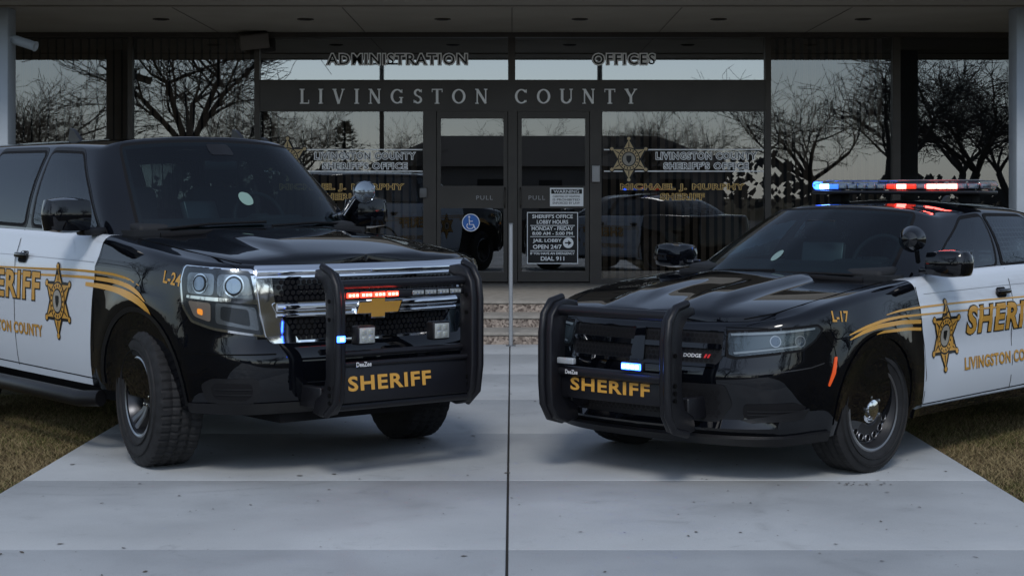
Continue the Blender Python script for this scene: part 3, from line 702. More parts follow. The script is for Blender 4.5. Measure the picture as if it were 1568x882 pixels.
# ============================================================ SEDAN
def build_sedan():
    E=empty('police_sedan',(1.363,10.26,0),math.radians(-132))
    paint=paint_body('sedan_paint',-.50,-.60,-2.7,.285,1.115)
    def flare(x,z):
        f=0
        for cx in (0,-3.05):
            d=math.hypot(x-cx,z-.37); f+=.028*math.exp(-((d-.43)/.10)**2)
        f+=.016*math.exp(-((z-.93)/.05)**2)*smooth01((-2.0-x)/1.0)
        f-=.024*math.exp(-((z-.68)/.12)**2)*smooth01((-.55-x)/.3)*smooth01((x+2.5)/.3)
        return f
    def dome(x,y):
        a=smooth01((.9-x)/.4)*smooth01((x+.45)/.25)
        return a*(.036*smooth01((.42-abs(y))/.08)-.018*smooth01((.18-abs(y))/.07)*smooth01((x-.0)/.3))
    sh=Shell([(1.0,0),(.98,.3),(.94,.52),(.87,.69),(.76,.82),(.6,.90),(.4,.935),(0,.95),(-.6,.945),(-1.6,.945),(-3.05,.955),(-3.6,.92),(-3.85,.85),(-4.0,.65),(-4.03,.3),(-4.04,0)],
        side=[(.2,.08),(.3,.045),(.45,.015),(.65,.0),(.85,.002),(.95,.02),(1.05,.045),(1.15,.075)],
        front=[(.2,.16),(.27,.04),(.3,.0),(.36,.03),(.5,.01),(.60,.0),(.66,.02),(.75,.045),(.85,.07),(.95,.1)],
        rear=[(.2,.08),(.5,0),(1.1,.05)],
        zt=[(1.0,.875),(.9,.885),(.7,.92),(.5,.965),(.3,.995),(0,1.03),(-.5,1.068),(-1.0,1.10),(-2,1.125),(-3,1.145),(-4.04,1.12)],
        zb=[(1.0,.215),(.6,.22),(.4,.25),(-.5,.265),(-3.5,.27),(-4.04,.3)],
        hc=[(1.0,.875),(.94,.905),(.8,.945),(.5,.995),(.2,1.03),(-.3,1.07),(-.5,1.065),(-1,1.06),(-3,1.12),(-3.5,1.15),(-4.04,1.125)],r=.05,dome=dome,flare=flare)
    sh.mesh('body',[paint,MATTE],E,[(0,.37,.405,.52),(-3.05,.37,.405,.52)])
    h=House([(-.28,0,1.07),(-.34,.4,1.06),(-.53,.71,1.045),(-.68,.82,1.05),(-1.72,.85,1.095),(-2.65,.84,1.11),(-3.15,.79,1.13),(-3.4,.66,1.13),(-3.5,.3,1.13),(-3.52,0,1.13)],
            [(-1.15,0,1.495),(-1.17,.3,1.487),(-1.27,.52,1.465),(-1.42,.60,1.435),(-1.85,.63,1.470),(-2.5,.61,1.455),(-2.85,.58,1.41),(-2.98,.48,1.395),(-3.03,.25,1.405),(-3.05,0,1.41)],bulge=.035,crown=.065)
    W0=rnd([(-1.93,.03),(1.93,.03),(1.88,.95),(-1.88,.95)],.08); RG=rnd([(7.3,.05),(9.1,.05),(9.1,.95),(7.3,.95)],.05)
    wins=(('front_window',rnd([(3.16,.08),(3.94,.08),(3.96,.88),(3.5,.88),(3.28,.55)],.05)),('rear_window',rnd([(4.06,.08),(4.85,.08),(5.1,.6),(4.85,.88),(4.06,.88)],.05)))
    h.mesh('cabin',BLACKP,E,holes=[W0,RG]+[w[1] for w in wins])
    P=lambda n,polys,m,**k: conform(n,polybm(polys),k.pop('mapf',sh.uz),m,E,**k)
    P('windshield',[W0],CGLASS,mapf=h.map,off=.004,step=.12)
    P('windshield_frit',ring(W0,.09,.035),MATTE,mapf=h.map,off=.002,step=None)
    P('rear_glass',[rnd([(7.3,.05),(9,.05),(9,.95),(7.3,.95)],.05)],SGLASS,mapf=h.map,off=.004,step=.12); P('rear_glass',[rnd([(-7.3,.05),(-9,.05),(-9,.95),(-7.3,.95)],.05)],SGLASS,mapf=h.map,off=.004,step=.12)
    interior(E,-.50,1.085,.78,.76,-3.3)
    for sg in (1,-1):
        for nm,pl in wins:
            pl=[(sg*a,b) for a,b in pl]
            P(nm,[pl],SGLASS,mapf=h.map,off=.005,step=.12)
            P(nm+'_seal',ring(pl,.035,.065),MATTE,mapf=h.map,off=.003,step=None)
        cl=[]
        for k in range(9): cl.append(rect(4.1,4.8,.12+k*.085,.125+k*.085+.008))
        for k in range(12): cl.append(rect(4.12+k*.06,4.125+k*.06+.006,.1,.86))
        P('window_cage',[[(sg*a,b) for a,b in q] for q in cl],pmat('cage',(.2,.21,.22),.4),mapf=h.map,off=-.02,step=None)
    P('inspection_sticker',[circ(-.1,.28,.08,20,.075)],pmat('sticker2',(.17,.25,.23),.5),mapf=h.map,off=.006,step=None)
    box('rearview_mirror',(-.95,0,1.38),(.03,.22,.06),PLAST,E,bev=.012)
    for sg in (1,-1):
        f=lambda pl: [(sg*a,b) for a,b in pl]
        uo=sh.uofx(.56)
        hl=[(.565,.825),(.80,.838),(uo,.862),(uo+.03,.84),(uo-.02,.79),(uo-.10,.745),(.62,.70),(.575,.71)]
        P('headlamp_surround',[f(rnd([(.55,.84),(.80,.853),(uo+.01,.875),(uo+.055,.845),(uo-.01,.78),(uo-.10,.73),(.61,.685),(.555,.695)],.015))],MATTE,off=.001,step=.05)
        P('headlamp_housing',[f(rnd(hl,.015))],pmat('hl_dark',(.035,.045,.052),.25,.3),off=.003,step=.05)
        P('headlamp_inner',[f(rnd([(.60,.80),(.82,.815),(uo-.12,.82),(uo-.16,.775),(.64,.725),(.61,.73)],.015))],pmat('hl_dark2',(.07,.09,.10),.25,.4),off=.006,step=.05)
        P('daytime_strip',[f(rnd([(.58,.822),(.8,.834),(uo-.02,.856),(uo-.02,.846),(.8,.822),(.585,.81)],.005))],pmat('drl',(.22,.25,.27),.3),off=.009,step=.05)
        P('lower_strip',[f(rnd([(.60,.722),(uo-.12,.765),(uo-.12,.757),(.61,.712)],.003))],pmat('drl',(.22,.25,.27),.3),off=.009,step=.05)
        for uc in (.84,.98):
            P('projector_ring',[circ(sg*uc,.785,.032)],SATIN,off=.010,step=.04); P('projector_lens',[circ(sg*uc,.785,.026)],pmat('projector2',(.08,.1,.13),.05,.6),off=.013,step=.04)
        P('headlamp_cover',[f(rnd(hl,.015))],COVER,off=.018,step=.05)
        P('bumper_slot',[f(rnd([(.66,.445),(.95,.455),(1.03,.43),(1.0,.375),(.70,.355),(.655,.38)],.02))],MATTE,off=.003,step=.05)
        for zz in (.385,.405): P('slot_slat',[f(rect(.68,.98,zz,zz+.007))],PLAST,off=.007,step=.05)
        P('slot_lip',[f(rnd([(.64,.36),(.70,.34),(1.02,.362),(1.05,.42),(1.035,.42),(1.0,.372),(.70,.353)],.006))],PLAST,off=.009,step=.05)
        P('bumper_crease',[f(band([(.60,.60),(.8,.615),(1.05,.64),(uo+.05,.66)],.006)[k]) for k in range(3)],pmat('crease2',(.02,.02,.022),.3),off=.002,step=.05)
        uu=sh.uofx(.43)
        P('bumper_fender_seam',[f(q) for q in band([(uo+.045,.83),(uu,.74),(uu+.02,.6)],.005)],SEAM,off=.001,step=.05)
        P('side_marker',[f(rnd([(uu-.005,.69),(uu+.012,.69),(uu-.010,.6),(uu-.05,.53),(uu-.06,.535),(uu-.03,.61)],.008))],MARK,off=.006,step=.05,thick=.006)
        P('splitter',[f([(0,.222),(.9,.222),(sh.uofx(.45),.235),(sh.uofx(.45),.285),(.9,.27),(0,.27)])],PLAST,off=.02,step=.06,thick=.02)
        archlip(sh,E,0,.37,.405,sg,BLACKP,w=.02,off=.008); archlip(sh,E,-3.05,.37,.405,sg,BLACKP,w=.02,off=.008)
        sm=sh.sidemap(sg)
        for cl in ([(-.52,1.03),(-.53,.8),(-.60,.5),(-.60,.33)],[(-1.74,1.10),(-1.74,.33)],[(-2.62,1.10),(-2.62,.7)],[(-.60,.33),(-2.4,.34)]):
            conform('door_seam',polybm(band(cl,.007)),sm,SEAM,E,.0015,.08)
        conform('door_crease',polybm(band([(-.6,.985),(-1.7,.995),(-3.9,1.0)],.004)),sm,pmat('crease',(.25,.26,.28),.4),E,.001,.1)
        conform('sill',polybm([rect(-2.55,-.45,.268,.32)]),sm,BLACKP,E,.012,.1,thick=.012)
        for hx in (-1.6,-2.5):
            p=sh.uz(sg*sh.uofx(hx),.955,.02); box('door_handle',p,(.18,.03,.034),BLACKP,E,bev=.012)
            conform('handle_cup',polybm([rnd(rect(hx-.07,hx+.07,.92,.985),.03)]),sm,MATTE,E,.002,.05)
        box('mirror_arm',(-.74,sg*.90,1.12),(.1,.14,.04),BLACKP,E,bev=.012)
        bm=bmesh.new(); bmesh.ops.create_cube(bm,size=1); bmesh.ops.subdivide_edges(bm,edges=bm.edges[:],cuts=4,use_grid_fill=True)
        for v in bm.verts:
            n=v.co.normalized()*.62; v.co=v.co.lerp(n,.5); v.co.x*=.18*(1-.4*(v.co.y*sg)); v.co.z*=.15; v.co.y*=.25
        o=mkbm('mirror_housing',bm,BLACKP,E,True,60); o.location=(-.74,sg*1.02,1.165)
        box('mirror_glass',(-.83,sg*1.02,1.165),(.006,.19,.10),CHROME,E,bev=.002)
        pts=[Vector((x,sg*yy,sh.top(x,yy)+.0005)) for x,yy in [(.84,.62),(.7,.72),(.5,.775),(.2,.80),(-.1,.80),(-.35,.78)]]
        tube('hood_cut_line',pts,.0035,SEAM,E,6)
    box('underbody',(-1.5,0,.30),(2.2,1.5,.1),MATTE,E); box('front_underbody',(.4,0,.27),(.9,1.0,.1),MATTE,E)
    P('grille_base',[rnd([(-.50,.645),(.50,.645),(.545,.70),(.55,.84),(-.55,.84),(-.545,.70)],.03)],PLAST,off=.003,step=.06)
    P('grille_mesh',hexes(-.53,.53,.66,.835,.03,lambda a,b: abs(a)<.49+(b-.66)*.3),MATTE,off=.006,step=None)
    P('grille_bar',[rnd(rect(-.53,.53,.735,.762),.01)],BLACKP,off=.016,step=.06,thick=.012)
    P('grille_bar_vertical',[rnd([(-.05,.65),(.05,.65),(.035,.835),(-.035,.835)],.008)],BLACKP,off=.018,step=.06,thick=.012)
    P('grille_frame',band([(-.50,.645),(.50,.645)],.018)+band([(-.55,.84),(.55,.84)],.02)+band([(-.545,.70),(-.55,.84)],.018)+band([(.545,.70),(.55,.84)],.018),BLACKP,off=.014,step=.06)
    P('lower_intake',[rnd([(-.52,.34),(.52,.34),(.60,.44),(.56,.55),(-.56,.55),(-.60,.44)],.03)],PLAST,off=.003,step=.06)
    P('lower_mesh',hexes(-.54,.54,.35,.54,.032),MATTE,off=.006,step=None)
    textpatch('grille_badge_text','DODGE',.36,.695,.11,.02,lambda a,b,o:sh.uz(a,b,o),WHITE,E,.012,bold=.02,step=None)
    P('grille_badge_slash',[[(.43+k*.02,.685),(.442+k*.02,.685),(.452+k*.02,.705),(.44+k*.02,.705)] for k in range(2)],pmat('badge_red',(.6,.02,.02),.4),off=.012,step=None)
    P('hood_seam',[rect(-.8,.8,.852,.856)],SEAM,off=.001,step=.06)
    tube('cowl',[(-.34,-.66,1.065),(-.24,-.35,1.08),(-.20,0,1.085),(-.24,.35,1.08),(-.34,.66,1.065)],.018,MATTE,E,8)
    for (y0,y1) in ((-.55,.05),(.0,.58)):
        q=lambda y,w: h.P(math.copysign(min(2,abs(y)/.36),y),w)+Vector((.015,0,.016))
        tube('wiper',[q(y0,.02),q((y0+y1)/2,.05),q(y1,.06)],.008,MATTE,E,6)
    for sg in (1,-1):
        dr=1 if sg<0 else -1
        def sm(a,b,off,sg=sg,dr=dr): return sh.uz(sg*sh.uofx(dr*a),b,off)
        textpatch('door_lettering','SHERIFF',dr*-1.66,.80,1.08,.175,sm,GOLD,E,.003,bold=.03,outline=.035,omat=VBLK,sp=1.12)
        textpatch('county_lettering','LIVINGSTON COUNTY',dr*-1.65,.535,1.12,.075,sm,GOLD,E,.003,bold=.02,outline=.02,omat=GOLDD,sp=1.1)
        textpatch('unit_number','L-17',dr*.36,.905,.15,.06,sm,GOLD,E,.003,bold=.025,rot=-.05 if sg>0 else .05)
        star('badge',dr*-.84,.725,.19,sm,E,(VBLK,GOLD,SEAL),off=.003)
        side=sh.sidemap(sg)
        for cl,w in (([(.30,.80),(.15,.835),(-.1,.865),(-.3,.87),(-.6,.868),(-2.6,.86)],[.004,.016,.016,.014,.010,.008]),
                     ([(.30,.775),(.15,.815),(-.02,.835),(-.25,.838),(-.52,.828)],[.006,.02,.024,.024,.022]),
                     ([(.05,.79),(-.05,.80),(-.3,.797),(-.52,.785)],[.004,.014,.018,.018]),
                     ([(-.1,.89),(-.3,.905),(-.6,.912),(-1.2,.915),(-2.6,.905)],[.004,.012,.012,.01,.01])):
            f1=pc([(-c[0],c[1]) for c in cl]); f2=pc([(-c[0],ww) for c,ww in zip(cl,w)]); X0,X1=cl[0][0],cl[-1][0]; n=36
            cc=[(X0+(X1-X0)*k/n) for k in range(n+1)]
            conform('stripe',polybm(band([(x,f1(-x)) for x in cc],[f2(-x) for x in cc])),side,GOLD,E,.0022,None)
    for sg in (1,-1):
        y=sg*.41
        plate('push_bumper_upright',[(1.04,.30),(1.14,.28),(1.23,.31),(1.28,.39),(1.29,.52),(1.29,.80),(1.275,.90),(1.22,.965),(1.14,.985),(1.05,.97),(1.04,.93),(1.11,.91),(1.15,.86),(1.16,.78),(1.16,.52),(1.13,.42),(1.05,.38)],y-.032,y+.032,POWDER,E,.012)
        tube('push_bumper_rail',[(1.12,y+sg*.03,.29),(1.235,y+sg*.03,.32),(1.285,y+sg*.03,.40),(1.296,y+sg*.03,.52),(1.296,y+sg*.03,.80),(1.278,y+sg*.03,.905),(1.22,y+sg*.03,.972),(1.12,y+sg*.03,.992)],.022,POWDER,E,10)
        box('push_bumper_bracket',(1.0,y,.42),(.2,.05,.12),POWDER,E,bev=.01)
        for zz in (.48,.52,.56,.72): lathe('bolt',[(.012,-.004),(.012,.002),(.0005,.003)],SEAM,E,10,loc=(1.235,y+.04 if sg>0 else y-.04,zz),rot=(0,0,0 if sg>0 else math.pi))
    tube('push_bumper_top_bar',[(1.2,-.41,.925),(1.215,0,.925),(1.2,.41,.925)],.030,POWDER,E,12)
    tube('push_bumper_mid_bar',[(1.2,-.40,.585),(1.21,.40,.585)],.03,POWDER,E,10)
    box('push_bumper_plate',(1.19,0,.50),(.012,.76,.13),POWDER,E,bev=.004)
    textpatch('plate_lettering','SHERIFF',-.03,.515,.56,.072,lambda a,b,o:Vector((1.197+o,a,b)),GOLD,E,.003,bold=.03,sp=1.12)
    textpatch('maker_label','DeeZee',-.27,.585,.09,.024,lambda a,b,off:Vector((1.238+off,a,b)),WHITE,E,.002,bold=.02)
    box('clear_led',(1.235,-.31,.645),(.03,.12,.035),pmat('led_clear2',(.34,.36,.37),.15,.2),E,bev=.006)
    box('blue_led_body',(1.23,.16,.645),(.03,.15,.048),POWDER,E,bev=.006)
    box('blue_led',(1.248,.16,.645),(.012,.13,.036),BLUEL,E,bev=.004)
    for k in range(4): box('blue_led_core',(1.257,.115+k*.03,.645),(.006,.02,.022),BHOT,E,bev=.002)
    tube('spotlight_stem',[(-.75,.80,1.17),(-.66,.84,1.24),(-.62,.85,1.28)],.015,MATTE,E)
    lathe('spotlight',[(.0005,-.09),(.045,-.08),(.072,-.03),(.078,.03),(.08,.035)],BLACKP,E,28,axis='x',loc=(-.58,.85,1.31),rot=(0,0,math.radians(200)))
    lathe('spotlight_lens',[(.076,.03),(.0005,.04)],CHROME,E,28,axis='x',loc=(-.58,.85,1.31),rot=(0,0,math.radians(200)))
    LB=-2.0; z=1.622
    box('light_bar_base',(LB,0,z-.035),(.29,1.28,.025),POWDER,E,bev=.01)
    box('light_bar_dome',(LB,0,z+.015),(.27,1.30,.062),BARL,E,bev=.028,seg=4)
    box('light_bar_core',(LB,0,z+.002),(.10,1.2,.036),PLAST,E,bev=.006)
    box('light_bar_top',(LB,0,z+.049),(.16,1.12,.006),pmat('bar_top',(.10,.11,.12),.3),E,bev=.002)
    clr=pmat('bar_clear',(.25,.28,.31),.15,.5); red=pmat('bar_red',(.55,.03,.02),.2,emis=(1,.05,.02),es=1.2); blu=pmat('bar_blue',(.04,.12,.6),.2,emis=(.05,.2,1),es=1.9)
    segs=[BHOT,blu,clr,clr,clr,clr,clr,red,HOT,red,clr,HOT,HOT,HOT,clr,clr]
    n=len(segs)
    for k,m in enumerate(segs):
        y=-.61+1.22*(k+.5)/n
        box('light_bar_module',(LB+.085,y,z+.006),(.03,1.22/n*.84,.034),m,E,bev=.005)
        box('light_bar_module_rear',(LB-.085,y,z+.006),(.03,1.22/n*.84,.034),(blu if k<6 else clr if k<9 else red),E,bev=.005)
        if m is clr: box('light_bar_reflector',(LB+.102,y,z+.006),(.004,1.22/n*.5,.018),pmat('bar_refl',(.5,.53,.56),.15,.6),E)
    box('light_bar_end',(LB+.03,-.635,z+.006),(.12,.02,.034),BLUEL,E,bev=.005); box('light_bar_end',(LB+.03,.635,z+.006),(.12,.02,.034),clr,E,bev=.005)
    for sg in (1,-1):
        box('light_bar_foot',(LB,sg*.50,z-.075),(.12,.10,.07),MATTE,E,bev=.01)
    plate('roof_antenna_fin',[(-2.53,1.49),(-2.62,1.555),(-2.66,1.565),(-2.68,1.49)],-.014,.014,PLAST,E,.005)
    for (x,sg,st) in ((0,1,-4),(0,-1,-4),(-3.05,1,0),(-3.05,-1,0)):
        wheel(E,x,sg*.825,.365,.228,.235,'steel',math.radians(st),sg)
    return E
# ============================================================ SETTING
YB=22.6
fx=lambda p:(p-784)/115.; fz=lambda p:1.6-(p-292)/115.
def build_building():
    E=empty('county_office_building',(0,0,0))
    BR=pmat('bronze_frame',(.042,.036,.030),.45,.3,noise=.15,nscale=3)
    BRB=pmat('bronze_panel',(.048,.043,.038),.5,.2,noise=.15,nscale=2)
    SOF=pmat('soffit_paint',(.28,.27,.24),.85,noise=.08,nscale=1.2,bump=.1)
    FAS=pmat('fascia',(.24,.22,.19),.7,noise=.08,nscale=2)
    BRICK=pmat('side_wall',(.22,.17,.14),.9,noise=.2,nscale=6)
    COLM=pmat('column_paint',(.34,.38,.42),.6,noise=.06,nscale=3)
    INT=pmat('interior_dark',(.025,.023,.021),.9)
    SL=pmat('blind_slat',(.14,.115,.09),.8,noise=.15,nscale=5)
    W=10.5
    AG=bpy.data.materials.new('exposed_aggregate'); AG.use_nodes=True; nt=AG.node_tree; b=nt.nodes['Principled BSDF']
    tc=nt.nodes.new('ShaderNodeTexCoord'); v=nt.nodes.new('ShaderNodeTexVoronoi'); v.inputs['Scale'].default_value=45
    r=nt.nodes.new('ShaderNodeValToRGB'); e=r.color_ramp.elements; e[0].position=.1; e[0].color=(.08,.06,.05,1); e[1].position=.9; e[1].color=(.36,.30,.25,1)
    s=nt.nodes.new('ShaderNodeSeparateColor')
    nt.links.new(tc.outputs['Object'],v.inputs['Vector']); nt.links.new(v.outputs['Color'],s.inputs[0]); nt.links.new(s.outputs[0],r.inputs[0]); nt.links.new(r.outputs[0],b.inputs['Base Color']); b.inputs['Roughness'].default_value=.9
    EDGE=pmat('step_edge',(.26,.24,.21),.85,noise=.2,nscale=10)
    for k,(y0) in enumerate((17.7,18.4,19.05)):
        z1=.12*(k+1)
        b2('step_riser',-6.4,6.4,y0+.004,YB+1,.12*k-.05,z1-.03,AG,E)
        b2('step_tread',-6.42,6.42,y0-.01,(y0+.8) if k<2 else YB+1,z1-.03,z1,EDGE,E,bev=.006)
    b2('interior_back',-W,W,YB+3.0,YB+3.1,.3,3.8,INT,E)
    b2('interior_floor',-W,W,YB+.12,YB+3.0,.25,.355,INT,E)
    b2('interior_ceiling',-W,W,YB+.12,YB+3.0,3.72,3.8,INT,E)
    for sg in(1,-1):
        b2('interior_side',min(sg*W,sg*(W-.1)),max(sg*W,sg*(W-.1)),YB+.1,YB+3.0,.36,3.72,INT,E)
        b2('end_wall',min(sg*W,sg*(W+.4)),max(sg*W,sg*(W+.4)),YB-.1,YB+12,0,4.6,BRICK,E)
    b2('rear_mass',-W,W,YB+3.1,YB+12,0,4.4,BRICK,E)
    b2('upper_wall',-W,W,YB+.0,YB+.5,3.80,4.7,BRB,E)
    b2('base_wall',-W,-6.42,YB-.06,YB+.1,0,.36,BRICK,E); b2('base_wall',6.42,W,YB-.06,YB+.1,0,.36,BRICK,E)
    b2('canopy_slab',-W,W,18.2,YB-.004,3.70,4.25,SOF,E)
    b2('canopy_fascia',-W-.05,W+.05,18.1,18.2,3.685,4.35,FAS,E)
    b2('soffit_trim',-W,W,19.25,19.33,3.682,3.699,FAS,E)
    for x in (-3.9,-1.95,0.0,1.95,3.9):
        b2('soffit_joint',x-.005,x+.005,19.34,YB-.02,3.694,3.699,pmat('joint_grey',(.12,.11,.10),.8),E)
    for x in (-2.53,-.85,.83,2.53,-4.3,4.3):
        lathe('recessed_light',[(.10,0),(.10,-.012),(.08,-.012),(.075,.0)],BR,E,28,axis='z',loc=(x,20.8,3.70)); lathe('recessed_can',[(.08,-.004),(.0005,-.004)],MATTE,E,24,axis='z',loc=(x,20.8,3.70))
    for sg in (1,-1):
        xi=5.775 if sg<0 else 5.78
        b2('column',min(sg*xi,sg*(xi+.32)),max(sg*xi,sg*(xi+.32)),19.45,19.77,.36,3.70,COLM,E,bev=.012)
        b2('column_base',min(sg*(xi-.03),sg*(xi+.35)),max(sg*(xi-.03),sg*(xi+.35)),19.42,19.80,.36,.46,COLM,E,bev=.01)
    def fr(x0,x1,y0,y1,d=.12,mat=BR,n='frame',yo=0): b2(n,fx(x0),fx(x1),YB-.03-yo,YB-.03+d,fz(y1),fz(y0),mat,E)
    xl,xr=784-W*115,784+W*115
    fr(xl,xr,51,58,.16,n='head_frame',yo=.02)
    fr(xl,390,432,441,n='sill_frame'); fr(1180,xr,432,441,n='sill_frame')
    for x,w in ((-190,8),(0,8),(200,7),(1372,12),(1560,8),(1760,8)): fr(x-w/2,x+w/2,58,432,n='mullion')
    for x,w in ((394,8),(1175.5,9)): fr(x-w/2,x+w/2,58,440,n='portal_jamb',yo=.01)
    fr(398,1171,127,168,.12,BRB,n='sign_band')
    fr(398,1171,123,127,n='transom_rail',yo=.008); fr(398,1171,168,171,n='transom_rail',yo=.008)
    fr(778,789,58,123,n='transom_mullion')
    fr(648,668,171,427,n='door_jamb'); fr(903,921,171,427,n='door_jamb'); fr(778,792,171,432,n='door_mullion')
    fr(398,648,427,441,n='sill_frame'); fr(921,1171,427,441,n='sill_frame'); fr(648,921,433,441,n='threshold')
    fr(648,668,427,433,n='jamb_foot'); fr(903,921,427,433,n='jamb_foot')
    def gl(x0,x1,y0,y1,n='window_glass',m=BGLASS,dy=0):
        a,c,d,e_=fx(x0),fx(x1),fz(y1),fz(y0); y=YB+.034+dy
        mk(n,[(a,y,d),(c,y,d),(c,y,e_),(a,y,e_)],[(0,1,2,3)],m,E)
    def slats(x0,x1,y0,y1,step=.11,ang=35):
        x=fx(x0)+.06; V=[];F=[]
        while x<fx(x1)-.03:
            a=math.radians(ang+random.uniform(-7,7)); dx,dy=.045*math.cos(a),.045*math.sin(a); n=len(V)
            V+= [(x-dx,YB+.2-dy,fz(y1)),(x+dx,YB+.2+dy,fz(y1)),(x+dx,YB+.2+dy,fz(y0)),(x-dx,YB+.2-dy,fz(y0))]; F.append((n,n+1,n+2,n+3)); x+=step
        mk('vertical_blinds',V,F,SL,E)
    for a,b_ in ((xl,-194),(-186,-4),(4,196.5),(203.5,390),(1180,1366),(1378,1556),(1564,1756),(1764,xr)):
        gl(a,b_,58,432); 
        if not(a==1378): slats(a,b_,58,432)
    gl(398,778,58,123,'transom_glass',TGLASS); gl(789,1171,58,123,'transom_glass',TGLASS)
    gl(398,648,171,427); gl(921,1171,171,427); slats(398,648,171,427); slats(921,1171,171,427)
    b2('transom_back',fx(398),fx(1171),YB+.4,YB+.42,fz(127),fz(58),MATTE,E)
    for a,b_,hs in ((668,778,1),(792,903,-1)):
        def dr(x0,x1,y0,y1,n='door_stile'): b2(n,fx(x0),fx(x1),YB-.02,YB+.05,fz(y1),fz(y0),BR,E)
        dr(a+1,a+7,175,431); dr(b_-7,b_-1,175,431); dr(a+7,b_-7,175,182,'door_rail'); dr(a+7,b_-7,285,319,'door_rail'); dr(a+7,b_-7,416,431,'door_rail')
        gl(a+7,b_-7,182,285,'door_glass',dy=-.02); gl(a+7,b_-7,319,416,'door_glass',dy=-.02)
        b2('door_head',fx(a+1),fx(b_-1),YB-.018,YB+.05,fz(175),fz(171),BR,E)
        textpatch('pull_lettering','PULL',fx(742) if hs>0 else fx(822),fz(303),.22,.055,lambda p,q,o:Vector((p,YB-.02-o,q)),pmat('pull_grey',(.3,.3,.3),.5),E,.003,step=None,sp=1.2)
        hx=fx(b_-5) if hs>0 else fx(a+5)
        tube('door_handle',[(hx,YB-.02,fz(318)),(hx,YB-.07,fz(315)),(hx,YB-.07,fz(291)),(hx,YB-.02,fz(288))],.010,BR,E,8)
    pl=lambda p,q,o:Vector((p,YB+.03-o,q))
    WT=pmat('sign_white',(.86,.87,.87),.5); DW=pmat('letters_white',(.86,.87,.87),.45,.0)
    def ol(n,s,x0,x1,y0,y1,bold,out,m,om,mp=pl,off=.004,sp=1.05): textpatch(n,s,fx((x0+x1)/2),fz((y0+y1)/2),(x1-x0)/115,(y1-y0)/115,mp,m,E,off,bold,out,om,sp,None)
    ol('administration_lettering','ADMINISTRATION',501,715,83,99,.01,.085,VBLK,WT,sp=1.2); ol('offices_lettering','OFFICES',908,1003,83,99,.01,.085,VBLK,WT,sp=1.2)
    for x0,x1 in ((1003,1160),(480,637)):
        ol('county_lettering','LIVINGSTON COUNTY',x0+2,x1-2,234,244,.0,.085,VBLK,WT,sp=1.18); ol('office_lettering',"SHERIFF'S OFFICE",x0+14,x1-14,249.5,259,.0,.085,VBLK,WT,sp=1.18)
    DG=pmat('glass_gold',(.66,.42,.12),.5)
    for c in (1045,523):
        ol('sheriff_name_lettering','MICHAEL J. MURPHY',c-94,c+94,282,293,-.005,.07,VBLK,DG,sp=1.15) ; ol('sheriff_title_lettering','SHERIFF',c-33,c+33,297,306,-.005,.07,VBLK,DG,sp=1.15)
    for (x0,x1) in ((925,1170),(401,647)):
        for yy in (229.5,262.5):
            b2('pinstripe',fx(x0),fx(x1),YB+.024,YB+.027,fz(yy+.9),fz(yy-.9),WT,E)
    for cxp in (963,440): star('glass_star_badge',fx(cxp),fz(244),.275,pl,E,(VBLK,pmat('glass_badge_gold',(.50,.38,.20),.5),SEAL),off=.009,step=None,ba=1.05)
    def glyph(ch):
        T,t=.17,.085; s=[]
        ln=lambda a,b,w: s.append(band([a,b],w)[0])
        def arc(cx,cy,rx,ry,a0,a1,w0=T,w1=t,n=20):
            for k in range(n):
                A=a0+(a1-a0)*k/n;B=a0+(a1-a0)*(k+1)/n
                f=lambda q:(w1+(w0-w1)*abs(math.cos(q)))
                wa,wb=f(A),f(B)
                s.append([(cx+rx*math.cos(A),cy+ry*math.sin(A)),(cx+rx*math.cos(B),cy+ry*math.sin(B)),(cx+(rx-wb)*math.cos(B),cy+(ry-wb)*math.sin(B)),(cx+(rx-wa)*math.cos(A),cy+(ry-wa)*math.sin(A))])
        sf=lambda x,y,w=.16: ln((x-w,y),(x+w,y),.06)
        if ch=='L': ln((.15,0),(.15,1),T); sf(.15,.975); ln((.0,.03),(.62,.03),.07); ln((.6,0),(.6,.25),.05); w=.62
        elif ch=='I': ln((.15,0),(.15,1),T); sf(.15,.975); sf(.15,.025); w=.3
        elif ch=='V': ln((.12,1),(.42,0),T); ln((.72,1),(.42,0),t); sf(.13,.975,.14); sf(.71,.975,.12); w=.84
        elif ch=='N': ln((.14,0),(.14,1),t); ln((.14,.97),(.72,.03),T); ln((.72,0),(.72,1),t); sf(.12,.025,.12); sf(.10,.975,.1); sf(.72,.975,.12); w=.85
        elif ch in 'GC':
            arc(.45,.5,.45,.5,.75,2*math.pi-.75); ln((.77,.72),(.77,.97),.06); w=.84
            if ch=='G': ln((.72,.03),(.72,.42),.13); sf(.72,.42,.14); w=.9
            else: ln((.77,.1),(.77,.25),.05)
        elif ch=='O': arc(.46,.5,.46,.5,0,2*math.pi,n=36); w=.92
        elif ch=='S':
            arc(.3,.74,.27,.26,.4,1.5*math.pi,T*.9,t*1.2); arc(.3,.27,.29,.27,-2.75,.5*math.pi,T*.9,t*1.2); ln((.54,.76),(.54,.97),.05); ln((.04,.05),(.04,.26),.05); w=.6
        elif ch=='T': ln((.36,0),(.36,1),T); ln((.0,.97),(.72,.97),.07); ln((.02,.78),(.02,1),.05); ln((.7,.78),(.7,1),.05); sf(.36,.025); w=.72
        elif ch=='U': ln((.15,.3),(.15,1),T); arc(.43,.32,.365,.32,math.pi,2*math.pi,T,t*1.2); ln((.76,.3),(.76,1),t); sf(.15,.975); sf(.76,.975,.12); w=.88
        elif ch=='Y': ln((.1,1),(.42,.45),T); ln((.74,1),(.42,.45),t); ln((.42,0),(.42,.5),T); sf(.12,.975,.14); sf(.72,.975,.12); sf(.42,.025); w=.84
        return s,w
    Hh=.195
